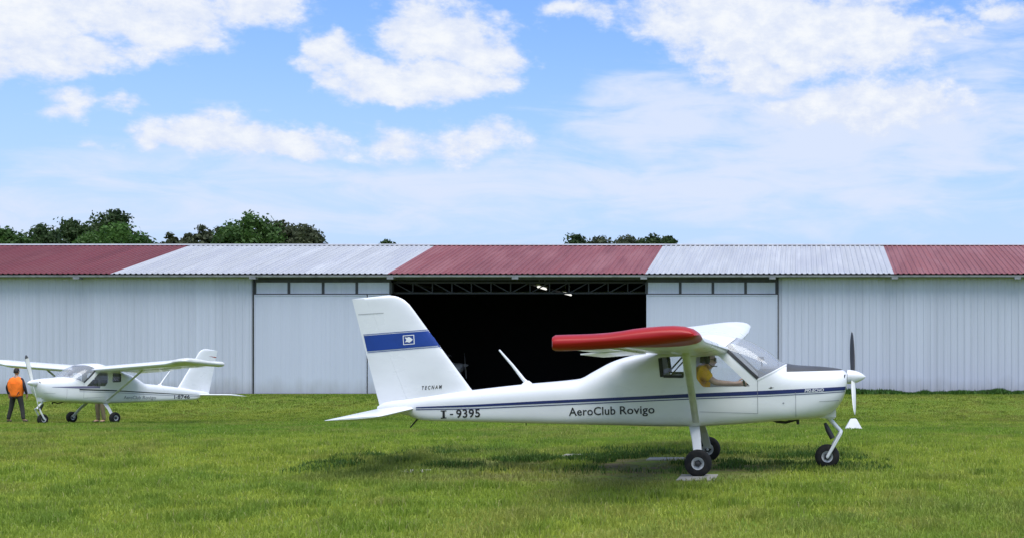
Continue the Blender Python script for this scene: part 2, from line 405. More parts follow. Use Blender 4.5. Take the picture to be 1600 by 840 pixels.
    XL, XR = -46.5, 26.0
    d0, d1, o0, o1 = hx(398), hx(1215), hx(611), hx(1010)
    zt, zb, zh = hz(431), -.14, hz(460)
    YE, ZE, YR, ZR = 59.55, hz(427.5, 59.55), 67.4, hz(383, 67.4)
    YB = 2 * YR - YE
    nrm = Vector((0, -(ZR - ZE), (YR - YE))).normalized()
    m = MB(); corrugated(m, XL, d0, (K, zb), (K, zt), .30, .024, (-1, 0)); P(m, 'front_wall', wallm)
    m = MB(); corrugated(m, d1, XR, (K, zb), (K, zt), .30, .024, (-1, 0)); P(m, 'front_wall', wallm)
    m = MB()                                     # back and end walls, and the inside lining, coloured dark for the unlit interior
    m.box(XL - .1, XR + .1, YB - .45, YB - .3, zb, zt + .05)
    for x in (XL, XR):
        m.add([(x, K, zb), (x, YB - .3, zb), (x, YB - .3, zt), (x, YR, ZR - .1), (x, K, zt)], [(0, 1, 2, 3, 4)])
    P(m, 'rear_wall', wallm)
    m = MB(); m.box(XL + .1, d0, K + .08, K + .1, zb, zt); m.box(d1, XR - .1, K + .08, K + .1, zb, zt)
    m.box(XL + .1, XR - .1, YB - .6, YB - .55, zb, zt); P(m, 'inside_shade_lining', inner)
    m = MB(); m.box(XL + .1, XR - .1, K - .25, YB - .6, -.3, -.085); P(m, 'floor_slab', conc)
    segs = [XL - .3, hx(172, YE), hx(605, YE), hx(1008, YE), hx(1397, YE), XR + .3]
    for i in range(5):
        a, b = segs[i], segs[i + 1]
        m = MB(); corrugated(m, a, b, (YE, ZE), (YR, ZR), .24, .035, (nrm.y, nrm.z))
        corrugated(m, a, b, (YB, ZE), (YR, ZR), .24, .035, (-nrm.y, nrm.z))
        P(m, 'roof_panel', reds[i] or wroof)
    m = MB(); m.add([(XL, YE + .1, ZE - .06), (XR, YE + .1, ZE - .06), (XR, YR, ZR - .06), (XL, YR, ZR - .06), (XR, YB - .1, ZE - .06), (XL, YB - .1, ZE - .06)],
                    [(0, 1, 2, 3), (3, 2, 4, 5)]); P(m, 'roof_shade_lining', inner)
    m = MB(); m.add([(XL - .3, YR - .28, ZR - .02), (XR + .3, YR - .28, ZR - .02), (XR + .3, YR, ZR + .06), (XL - .3, YR, ZR + .06), (XR + .3, YR + .28, ZR - .02), (XL - .3, YR + .28, ZR - .02)],
                    [(0, 1, 2, 3), (3, 2, 4, 5)]); P(m, 'ridge_cap', wroof)
    m = MB()                                     # eaves beam made as a dark strip, standing in for overhang shade
    m.box(XL, XR, K - .14, K + .06, zt - .075, zt + .10); P(m, 'eaves_shade_beam', frame)
    m = MB(); g0 = ZE - .16                      # half-round gutter
    prof = [(-.07, .1), (-.065, .03), (-.03, 0), (.03, 0), (.065, .03), (.07, .1)]
    v = [(x, YE - .03 + a, g0 + b) for x in (XL - .3, XR + .3) for a, b in prof]
    m.add(v, [(i, i + 1, 7 + i, 6 + i) for i in range(5)]); P(m, 'gutter', gut)
    for u in (120, 395, 610, 805, 1006, 1207, 1398, 1590):
        m = MB(); x = hx(u, 59.5); m.box(x - .14, x + .14, YE - .12, YE + .2, g0 - .075, g0 + .02); P(m, 'gutter_bracket', gut)
    # sliding door leaves, hung outside on a rail, with a row of panels above them
    def leaf(u0, u1):
        x0, x1 = hx(u0), hx(u1)
        m = MB(); corrugated(m, x0, x1, (K - .10, zb + .06), (K - .10, zh), .20, .006, (-1, 0), .78)
        m.box(x0, x1, K - .094, K - .05, zb + .06, zh - .01)
        dl = P(m, 'sliding_door', doorm)
        m = MB()
        for x in (x0 + .02, x1 - .02): m.box(x - .02, x + .02, K - .125, K - .108, zb + .05, zh)
        m.box(x0 + .04, x1 - .04, K - .125, K - .108, zh - .04, zh); P(m, 'door_edge', doorm, parent=None).name = 'door_edge'
        return dl
    leaf(399, 574); leaf(576, 611); leaf(1010.5, 1214.5)
    m = MB()
    m.box(d0 - .06, d0 - .003, K - .1, K + .05, zb, zt); P(m, 'door_post', frame)
    m = MB(); m.box(d1 + .003, d1 + .05, K - .1, K + .05, zb, zt); P(m, 'door_post', frame)
    for (u0, u1, cuts) in ((399, 611, (399, 452, 505.5, 558, 611)), (1010.5, 1214.5, (1010.5, 1063, 1114, 1165, 1213.5))):
        for a, b in zip(cuts[:-1], cuts[1:]):
            m = MB(); corrugated(m, hx(a) + .06, hx(b) - .06, (K - .04, zh + .05), (K - .04, hz(441)), .20, .008, (-1, 0), .7); P(m, 'upper_panel', wallm)
        m = MB()
        for c in cuts: m.box(hx(c) - .058, hx(c) + .058, K - .06, K + .06, zh + .052, hz(441))
        m.box(hx(u0), hx(u1), K - .065, K + .06, hz(441) + .002, zt); m.box(hx(u0), hx(u1), K - .068, K + .06, zh + .003, zh + .048)
        P(m, 'panel_frame', frame)
    # door header truss over the opening
    steel2 = noisy('truss_paint', (.022, .023, .027), .6, amount=.4, scale=5)
    m = MB(); za, zc = hz(440), hz(457); yT = K + .35
    m.box(o0, o1, yT - .05, yT + .05, za - .05, za + .05); m.box(o0, o1, yT - .04, yT + .04, zc - .035, zc + .035)
    n = 13
    for i in range(n):
        x = o0 + (o1 - o0) * i / n; x2 = o0 + (o1 - o0) * (i + 1) / n
        m.bar((x, yT, zc), (x, yT, za), .05, .05, (1, 0, 0))
        if i < n // 2: m.bar((x, yT, za), (x2, yT, zc), .045, .045, (0, 1, 0))
        else: m.bar((x, yT, zc), (x2, yT, za), .045, .045, (0, 1, 0))
    P(m, 'header_truss', steel2)
    m = MB(); m.box(o0, o1, K - .1, K + .1, hz(437), zt); P(m, 'door_rail', frame)
    # roof trusses inside, seen dimly
    for x in (segs[2] + .2, (segs[2] + segs[3]) / 2, segs[3] - .2):
        m = MB(); m.bar((x, K + .5, zt - .2), (x, YB - .6, zt - .2), .08, .1); m.bar((x, K + .5, zt - .1), (x, YR, ZR - .3), .08, .1); m.bar((x, YB - .6, zt - .1), (x, YR, ZR - .3), .08, .1)
        P(m, 'roof_truss', frame)
build_hangar()
# strip lights burning inside
em = bpy.data.materials.new('lit_tube'); em.use_nodes = True
eb = em.node_tree.nodes['Principled BSDF']; eb.inputs['Emission Color'].default_value = (1, .98, .93, 1); eb.inputs['Emission Strength'].default_value = .75
hm = noisy('lamp_housing', (.5, .5, .5), .5)
for (u, v, Y, lb) in ((847, 449.5, 64.4, 'lit white strip light hanging under the hangar roof, nearer the door'), (887, 459, 70.2, 'lit white strip light deeper in the hangar, lower in view')):
    x, z = hx(u, Y), hz(v, Y)
    e = empty('strip_light', Matrix.Translation((x, Y, z))); tag(e, lb, 'ceiling light', 'strip lights in the hangar')
    mb = MB(); mb.tube([(0, -1.0, 0), (0, 1.0, 0)], .045, 10); mb.build('lamp_tube', em, e, 60)
    mb = MB(); mb.box(-.09, .09, -1.05, 1.05, .06, .13); mb.bar((0, -.7, .13), (0, -.7, .5), .02, .02); mb.bar((0, .7, .13), (0, .7, .5), .02, .02); mb.build('lamp_housing', hm, e)

# ------------------------------------------------------------------ aircraft
XG = -1.27
ROLL = R(1.8)
NEAR = Matrix.Translation((XG, 17.6, .025)) @ Matrix.Rotation(ROLL, 4, 'X')
NINV = NEAR.inverted(); CAM_L = NINV @ Vector((0, 0, H))
def px(u, v, y=0):                               # a place of the near aircraft, y metres left of its centre line
    Y = 17.6 + y
    return NINV @ Vector(((u - U0) * Y / F, Y, H - (v - V0) * Y / F))
ST = [  # u, top, bottom, half width, squareness
    (591, 634, 640, .022, 2), (597, 629.5, 641, .04, 2), (610, 626, 642.5, .06, 2.2), (640, 622, 648, .095, 2.4), (661, 619, 655, .13, 2.6),
    (740, 608.3, 657, .21, 2.9), (820, 599.3, 658.5, .28, 3.1), (890, 593, 660, .34, 3.3), (908, 590.5, 660.3, .36, 3.3), (930, 579, 660.6, .39, 3.3), (961, 563, 661, .43, 3.4),
    (985, 555.5, 661.3, .46, 3.6), (1004, 551.5, 661.5, .49, 3.9), (1040, 540, 662, .53, 4.2), (1083, 526, 662, .55, 4.2), (1110, 520.5, 661, .555, 4.2), (1130, 522.5, 660, .555, 4),
    (1167, 531, 658, .545, 3.6), (1200, 548, 655.5, .52, 3.2), (1227, 567, 653.5, .48, 3.0), (1245, 570, 653, .455, 2.9), (1280, 572, 650.5, .38, 2.7), (1297, 573.5, 644, .33, 2.6),
    (1308, 575, 635, .29, 2.5), (1315, 576.5, 625, .25, 2.5), (1320, 579, 614, .20, 2.4), (1322.5, 582, 605, .15, 2.2)]
_u = [s[0] for s in ST]
f_top, f_bot, f_w, f_n = (pchip(_u, [s[i] for s in ST]) for i in (1, 2, 3, 4))
def ring(u, M=72):
    a, b = px(u, f_top(u)), px(u, f_bot(u)); zc, hh = (a.z + b.z) / 2, (a.z - b.z) / 2; w, n = f_w(u), f_n(u); out = []
    for k in range(M):
        t = 2 * math.pi * k / M; c, s = math.cos(t), math.sin(t)
        m_ = n if s >= 0 else n * (1 + .75 * min(1, max(0, (u - 620) / 60)) * min(1, max(0, (1290 - u) / 60)))
        out.append(Vector((a.x, w * math.copysign(abs(c) ** (2 / m_), c), zc + hh * math.copysign(abs(s) ** (2 / m_), s))))
    return out
def loft(us, M=72):
    v = []; f = []
    for u in us: v += ring(u, M)
    for i in range(len(us) - 1):
        for k in range(M): f.append((i * M + k, i * M + (k + 1) % M, (i + 1) * M + (k + 1) % M, (i + 1) * M + k))
    f += [tuple(range(M))[::-1], tuple(range((len(us) - 1) * M, len(us) * M))]
    return v, f
US = list(np.unique(np.concatenate([np.linspace(591, 1000, 50), np.linspace(1000, 1240, 60), np.linspace(1240, 1300, 16), np.linspace(1300, 1322.5, 14)])))
FV, FF = loft(US)
F_BVH = BVHTree.FromPolygons(FV, FF)
def temp(name, v, f):
    me = bpy.data.meshes.new(name); me.from_pydata([tuple(q) for q in v], [], f)
    bm = bmesh.new(); bm.from_mesh(me); bmesh.ops.recalc_face_normals(bm, faces=bm.faces); bm.to_mesh(me); bm.free()
    o = bpy.data.objects.new(name, me); col.objects.link(o); return o
def evaluated(o):
    dg = bpy.context.evaluated_depsgraph_get(); dg.update()
    return bpy.data.meshes.new_from_object(o.evaluated_get(dg), depsgraph=dg)
def prism(poly, y0, y1):
    n = len(poly); v = [(x, y0, z) for x, z in poly] + [(x, y1, z) for x, z in poly]
    return v, [tuple(range(n))[::-1], tuple(range(n, 2 * n))] + [(i, (i + 1) % n, n + (i + 1) % n, n + i) for i in range(n)]
def side(u, v):                                  # (x, z) of the flank point seen at a pixel
    h = F_BVH.ray_cast(CAM_L, (px(u, v) - CAM_L).normalized())[0]
    return (h.x, h.z) if h else (px(u, v, -.4).x, px(u, v, -.4).z)
def rounded(poly, r=.03, k=4):
    out = []; n = len(poly); P = [Vector(p) for p in poly]
    for i in range(n):
        a, b, c = P[i - 1], P[i], P[(i + 1) % n]; d1, d2 = (a - b), (c - b)
        rr = min(r, d1.length * .4, d2.length * .4); p1, p2 = b + d1.normalized() * rr, b + d2.normalized() * rr
        for j in range(k + 1):
            t = j / k; out.append(tuple(p1 * (1 - t) ** 2 + b * (2 * t * (1 - t)) + p2 * t * t))
    return out
W_REAR = rounded([side(*p) for p in ((1029, 557.5), (1066, 556), (1069, 590), (1033, 589))], .035)
W_DOOR = rounded([side(*p) for p in ((1087, 557), (1122, 554.5), (1173, 603), (1098, 604), (1088, 591))], .03)
_a, _b, _c = side(1132, 541), side(1183.5, 591), px(1229, 568)
_t = px(1151, 527)
W_WIND = [_a, _b, (_c.x, _c.z), (_c.x + .04, _c.z + .05), (_c.x + .04, 2.3), (_t.x, 2.3), (_t.x, _t.z - .01)]
def shell_cuts():
    sh = temp('shell', FV, FF); md = sh.modifiers.new('s', 'SOLIDIFY'); md.thickness = .014; md.offset = -1
    me = evaluated(sh); bpy.data.objects.remove(sh)
    shell = bpy.data.objects.new('shell', me); col.objects.link(shell)
    cuts = [('rear', W_REAR, -1, -.15), ('rear', W_REAR, .15, 1), ('door', W_DOOR, -1, -.15), ('door', W_DOOR, .15, 1), ('wind', W_WIND, -1, 1)]
    panes = []
    allv, allf = [], []
    for nm, poly, y0, y1 in cuts:
        v, f = prism(poly, y0, y1)
        k = len(allv); allv += v; allf += [tuple(i + k for i in q) for q in f]
        c = temp('cutter', v, f)
        md = shell.modifiers.new('b', 'BOOLEAN'); md.operation = 'INTERSECT'; md.solver = 'EXACT'; md.object = c
        panes.append((nm, evaluated(shell))); shell.modifiers.remove(md); bpy.data.objects.remove(c)
    c = temp('cutter', allv, allf)
    md = shell.modifiers.new('b', 'BOOLEAN'); md.operation = 'DIFFERENCE'; md.solver = 'EXACT'; md.object = c
    body = evaluated(shell); bpy.data.objects.remove(c); bpy.data.objects.remove(shell)
    return body, panes
BODY_ME, PANES = shell_cuts()

# fin: ruled between a leading and a trailing edge
_le = [(750, 622), (738.6, 608.6), (691, 543), (648, 483), (640, 472.5), (632, 466.5), (622, 462.3), (609, 460.6)]
_lp = [px(*q) for q in _le]; _ln = np.cumsum([0] + [(_lp[i + 1] - _lp[i]).length for i in range(len(_lp) - 1)])
def fin_le(t):
    s = t * _ln[-1]; i = int(np.clip(np.searchsorted(_ln, s) - 1, 0, len(_lp) - 2)); k = (s - _ln[i]) / (_ln[i + 1] - _ln[i])
    return _lp[i].lerp(_lp[i + 1], k)
_te0, _te1 = px(594, 632), px(553, 467)
def fin_te(t):
    w = t / .93
    return _te0.lerp(_te1, w) if w <= 1 else _te1.lerp(px(609, 460.8), (w - 1) / (.07 / .93) * .985)
def naca(c, th): return 5 * th * (.2969 * math.sqrt(max(c, 0)) - .126 * c - .3516 * c * c + .2843 * c ** 3 - .1036 * c ** 4)
FTS = [0, .1, .2, .3, .4, .5, .6, .7, .77, .83, .88, .91, .93, .95, .97, .985, 1]
def fin_mesh(c0, c1, blunt):
    cs = [c0 + (c1 - c0) * (1 - math.cos(math.pi * k / 14)) / 2 for k in range(15)]
    v = []; f = []; n = 2 * len(cs)
    for t in FTS:
        a, b = fin_le(t), fin_te(t); ch = max((b - a).length, .02); tt = .085 * (1 if t < .9 else max(.1, 1 - ((t - .9) / .1) ** 2))
        up = [(a.lerp(b, c), naca(c, tt) * ch + .002) for c in cs]
        v += [(p.x, y, p.z) for p, y in up] + [(p.x, -y, p.z) for p, y in reversed(up)]
    for i in range(len(FTS) - 1):
        for k in range(n): f.append((i * n + k, i * n + (k + 1) % n, (i + 1) * n + (k + 1) % n, (i + 1) * n + k))
    f += [tuple(range(n))[::-1], tuple(range((len(FTS) - 1) * n, len(FTS) * n))]
    return v, f
FIN = fin_mesh(0, .70, True); RUD = fin_mesh(.7012, 1.0, False); _FF = fin_mesh(0, 1.0, False)
FIN_BVH = BVHTree.FromPolygons([tuple(q) for q in _FF[0]], _FF[1])

def text_shape(s, size, bold=0., shear=0., spacing=1.):
    c = bpy.data.curves.new('t', 'FONT'); c.body = s; c.size = size; c.shear = shear; c.space_character = spacing; c.offset = bold; c.resolution_u = 3
    o = bpy.data.objects.new('t', c); col.objects.link(o); me = evaluated(o); bpy.data.objects.remove(o)
    v = [(q.co.x, q.co.y) for q in me.vertices]; f = [tuple(p.vertices) for p in me.polygons]; bpy.data.meshes.remove(me)
    return v, f
def refine(v2, faces, mx):
    bm = bmesh.new(); vs_ = [bm.verts.new((a, b, 0)) for a, b in v2]
    for f in faces:
        try: bm.faces.new([vs_[i] for i in f])
        except ValueError: pass
    bmesh.ops.triangulate(bm, faces=bm.faces[:])
    for _ in range(4):
        es = [e for e in bm.edges if e.calc_length() > mx]
        if not es: break
        bmesh.ops.subdivide_edges(bm, edges=es, cuts=1)
        bmesh.ops.triangulate(bm, faces=[f for f in bm.faces if len(f.verts) > 3])
    bm.verts.index_update(); out = [(v.co.x, v.co.y) for v in bm.verts], [tuple(v.index for v in f.verts) for f in bm.faces]
    bm.free(); return out
def stick_px(name, v2, faces, mat, parent, bvh, lift=.004):
    """film cut to the pixels' outline and stuck on the surface there"""
    out = []
    v2, faces = refine(v2, faces, 3.0)
    for u, v in v2:
        d = (px(u, v) - CAM_L).normalized(); h, nr, _, _ = bvh.ray_cast(CAM_L, d)
        if h is None:
            q = px(u, v, -.1); h, nr, _, _ = bvh.find_nearest(q)
        if nr.dot(d) > 0: nr = -nr
        out.append(h + nr * lift)
    return mesh_from(name, out, faces, mat, parent, fix=False)
def stick_side(name, pts, faces, mat, parent, bvh, sd, lift=.004):
    out = []
    pts, faces = refine(pts, faces, .03)
    for x, z in pts:
        h, nr, _, _ = bvh.ray_cast(Vector((x, sd * 3, z)), Vector((0, -sd, 0)))
        if h is None: h, nr, _, _ = bvh.find_nearest(Vector((x, sd * .1, z)))
        if nr.y * sd < 0: nr = -nr
        out.append(h + nr * lift)
    return mesh_from(name, out, faces, mat, parent, fix=False)
def band(tops, bots, n=90, rows=2):
    tu, tv = zip(*tops); bu, bv = zip(*bots); v = []; f = []
    for i in range(n + 1):
        a = tu[0] + (tu[-1] - tu[0]) * i / n; b = bu[0] + (bu[-1] - bu[0]) * i / n
        va, vb = np.interp(a, tu, tv), np.interp(b, bu, bv)
        for j in range(rows + 1): v.append((a + (b - a) * j / rows, va + (vb - va) * j / rows))
    m = rows + 1
    for i in range(n):
        for j in range(rows): f.append((i * m + j, (i + 1) * m + j, (i + 1) * m + j + 1, i * m + j + 1))
    return v, f
def line(a, b, w, n=12):                          # thin line between two pixels
    a, b = Vector(a), Vector(b); d = (b - a).normalized(); q = Vector((-d.y, d.x)) * w / 2
    v = []; f = []
    for i in range(n + 1):
        p = a.lerp(b, i / n); v += [tuple(p + q), tuple(p - q)]
    return v, [(2 * i, 2 * i + 1, 2 * i + 3, 2 * i + 2) for i in range(n)]
def text_px(s, u0, v0, u1, v1, cap, **kw):        # lettering from (u0,v0) to (u1,v1) along its baseline, cap height in pixels
    v, f = text_shape(s, 1, **kw); xs = [p[0] for p in v]; ys = [p[1] for p in v]; x0, x1 = min(xs), max(xs)
    capu = .70; d = Vector((u1 - u0, v1 - v0)); L = d.length; d.normalize()
    out = []
    for x, y in v:
        a = (x - x0) / (x1 - x0) * L; b = y / capu * cap
        out.append((u0 + d.x * a + d.y * b, v0 + d.y * a - d.x * b))
    return out, f
def text_side(s, x_fwd, x_aft, z0, z1, cap, sd, **kw):
    v, f = text_shape(s, 1, **kw); xs = [p[0] for p in v]; x0, x1 = min(xs), max(xs); out = []
    for x, y in v:
        t = (x - x0) / (x1 - x0); out.append((x_fwd + (x_aft - x_fwd) * t, z0 + (z1 - z0) * t + y / .7 * cap))
    return out, f

TIP_T = [(867, 525), (868.5, 523.3), (880, 522.6), (940, 521.2), (965, 518.3), (1000, 512.3), (1030, 509.2), (1060, 508.2), (1078, 510), (1087, 513.4), (1093, 518), (1095, 523)]
TIP_B = [(867, 546.5), (869, 548), (880, 548.4), (940, 545.6), (1000, 541), (1050, 536.7), (1078, 533), (1088, 530.5), (1093, 527.5), (1095, 523)]
CH = 1.40
def tip_profile():
    q = lambda L: [(p.x, p.z) for p in (px(u, v, -4.65) for u, v in L)]
    return q(TIP_T), q(TIP_B)
def wing_sections():
    """airfoil sections at each span station, as loops of (x, z): upper from trailing to leading edge, then lower back"""
    tt, tb = tip_profile(); x_te, x_le = tt[0][0], tt[-1][0]
    cs = [(1 - math.cos(math.pi * k / 15)) / 2 for k in range(16)]          # 0 = trailing, 1 = leading edge
    tipU = [np.interp(x_te + (x_le - x_te) * c, *zip(*tt)) for c in cs]; tipL = [np.interp(x_te + (x_le - x_te) * c, *zip(*tb)) for c in cs]
    mid_t = (tipU[8] + tipL[8]) / 2
    dih = math.tan(R(2.95))
    secs = []
    ys = [0, .44, 1, 1.6, 2.2, 2.8, 3.4, 3.8, 4.05, 4.2, 4.35, 4.48, 4.56, 4.62, 4.65]
    for y in ys:
        k = max(0, min(1, (y - 3.7) / .8)); k = k * k * (3 - 2 * k)
        e = 1 if y <= 4.48 else math.sqrt(max(0, 1 - ((y - 4.48) / .172) ** 2)); e = max(e, .12)
        zc = mid_t - .01 - (4.65 - y) * dih * .93
        up, lo = [], []
        for c, tu, tl in zip(cs, tipU, tipL):
            xx = 1 - c; th = naca(xx, .145) * CH; cam_ = .03 * CH * 4 * xx * (1 - xx) * .6
            iu, il = zc + cam_ + th - .01 * xx, zc + cam_ - th - .01 * xx
            zu = iu + (tu - iu) * k; zl = il + (tl - il) * k; m = (zu + zl) / 2
            sc = .55 + .45 * e
            x = x_te + (x_le - x_te) * c; xm = (x_te + x_le) / 2; x = xm + (x - xm) * (1 - (1 - e) * .035)
            up.append((x, m + (zu - m) * max(e, .25) ** .5 * (sc if e < 1 else 1))); lo.append((x, m + (zl - m) * max(e, .25) ** .5 * (sc if e < 1 else 1)))
        secs.append((y, up + lo[::-1]))
    return secs
SECS = wing_sections()
SK = .020
def wing_mesh(sel, side_):
    ss = [(y * sg, l) for sg in side_ for y, l in (SECS if sg > 0 else SECS[::-1])]
    ss = sorted({round(y, 4): (y, l) for y, l in ss if sel(y)}.values(), key=lambda q: q[0])
    n = len(ss[0][1]); v = []; f = []
    for y, l in ss: v += [(x - .035 + SK * (y + 4.65), y, z) for x, z in l]
    for i in range(len(ss) - 1):
        for k in range(n): f.append((i * n + k, i * n + (k + 1) % n, (i + 1) * n + (k + 1) % n, (i + 1) * n + k))
    f += [tuple(range(n))[::-1], tuple(range((len(ss) - 1) * n, len(ss) * n))]
    return v, f
def wing_z(y, c, upper):                          # surface height of the wing at span y, chord fraction from leading edge
    ys = [s[0] for s in SECS]; i = int(np.clip(np.searchsorted(ys, abs(y)) - 1, 0, len(ys) - 2)); k = (abs(y) - ys[i]) / (ys[i + 1] - ys[i])
    def at(l):
        h = len(l) // 2; part = l[:h] if upper else l[h:][::-1]
        xs = [p[0] for p in part]; zs = [p[1] for p in part]; x = xs[-1] + (xs[0] - xs[-1]) * c
        return x, float(np.interp(x, xs, zs))
    a, b = at(SECS[i][1]), at(SECS[i + 1][1])
    return a[0] * (1 - k) + b[0] * k - .035 + SK * (y + 4.65), a[1] * (1 - k) + b[1] * k

def wheel(parent, c, r, w, face):
    c = Vector(c); ax = Vector((0, 1, 0)); hr = r * .47
    mb = MB(); mb.lathe([(-w * .55, .012), (-w * .5, .026), (w * .5, .026), (w * .55, .012)], c, ax, 14); mb.lathe([(-w * .40, .02), (-w * .395, .040), (w * .395, .040), (w * .40, .02)], c, ax, 16)
    for k in range(5):
        a = 2 * math.pi * k / 5
        for s in (-1, 1):
            p = c + Vector((math.cos(a) * .042, s * w * .43, math.sin(a) * .042)); mb.lathe([(-.008, .007), (.008, .007)], p, ax, 6)
    wh = mb.build('wheel', M_['hub'], parent, 40)
    mb = MB(); prof = []
    for k in range(15):
        a = math.pi * (k / 14); prof.append((-math.cos(a) * w * .5, hr + (r - hr) * (abs(math.sin(a)) ** .55)))
    prof = [(-w * .34, hr * .98)] + prof + [(w * .34, hr * .98)]
    mb.lathe(prof, c, ax, 36, caps=False); ty = mb.build('tyre', M_['tyre'], wh, 50)
    mb = MB(); mb.lathe([(-w * .36, hr * 1.01), (-w * .42, hr * .98), (-w * .40, hr * .80), (-w * .26, hr * .70), (-w * .22, hr * .45), (-w * .38, hr * .38), (-w * .38, .02)], c, ax, 32, caps=False)
    mb.lathe([(w * .36, hr * 1.01), (w * .42, hr * .98), (w * .40, hr * .80), (w * .26, hr * .70), (w * .22, hr * .45), (w * .38, hr * .38), (w * .38, .02)], c, ax, 32, caps=False)
    mb.build('rim', M_['rim'], wh, 30)
    return wh
def blade(parent, hub, phi, r, flip, mats, tipcol=None):
    s, c = math.sin(phi), math.cos(phi); e = Vector((0, s, c)); t = Vector((0, c, -s)); X = Vector((1, 0, 0))
    v = []; f = []; mi = []; n = 8; st = np.linspace(.06, 1, 16)
    for q in st:
        ch = .115 * (.45 + 1.1 * math.sin(min(1, q * 1.15) * math.pi * .62) * .52) * (1 if q < .8 else math.sqrt(max(.03, 1 - ((q - .8) / .2) ** 2 * .93)))
        be = -R(62 - 44 * q ** .6); cd_ = t * math.cos(be) + X * math.sin(be); nn = e.cross(cd_).normalized()
        th = ch * (.16 - .08 * q)
        for k in range(n):
            a = 2 * math.pi * k / n; v.append(hub + e * (q * r) + cd_ * (math.cos(a) * ch / 2) + nn * (math.sin(a) * th / 2))
    for i in range(len(st) - 1):
        for k in range(n):
            f.append((i * n + k, i * n + (k + 1) % n, (i + 1) * n + (k + 1) % n, (i + 1) * n + k))
            ny = math.sin(2 * math.pi * (k + .5) / n)
            mi.append(2 if (tipcol and st[i] > .84) else (0 if ny < 0 else 1))   # -n side looks forward
    f.append(tuple(range((len(st) - 1) * n, len(st) * n))); mi.append(1)
    me = bpy.data.meshes.new('propeller_blade'); me.from_pydata([tuple(q) for q in v], [], f); me.polygons.foreach_set('material_index', mi)
    bm = bmesh.new(); bm.from_mesh(me); bmesh.ops.recalc_face_normals(bm, faces=bm.faces); bm.to_mesh(me); bm.free()
    return link('propeller_blade', me, mats, parent, 180)

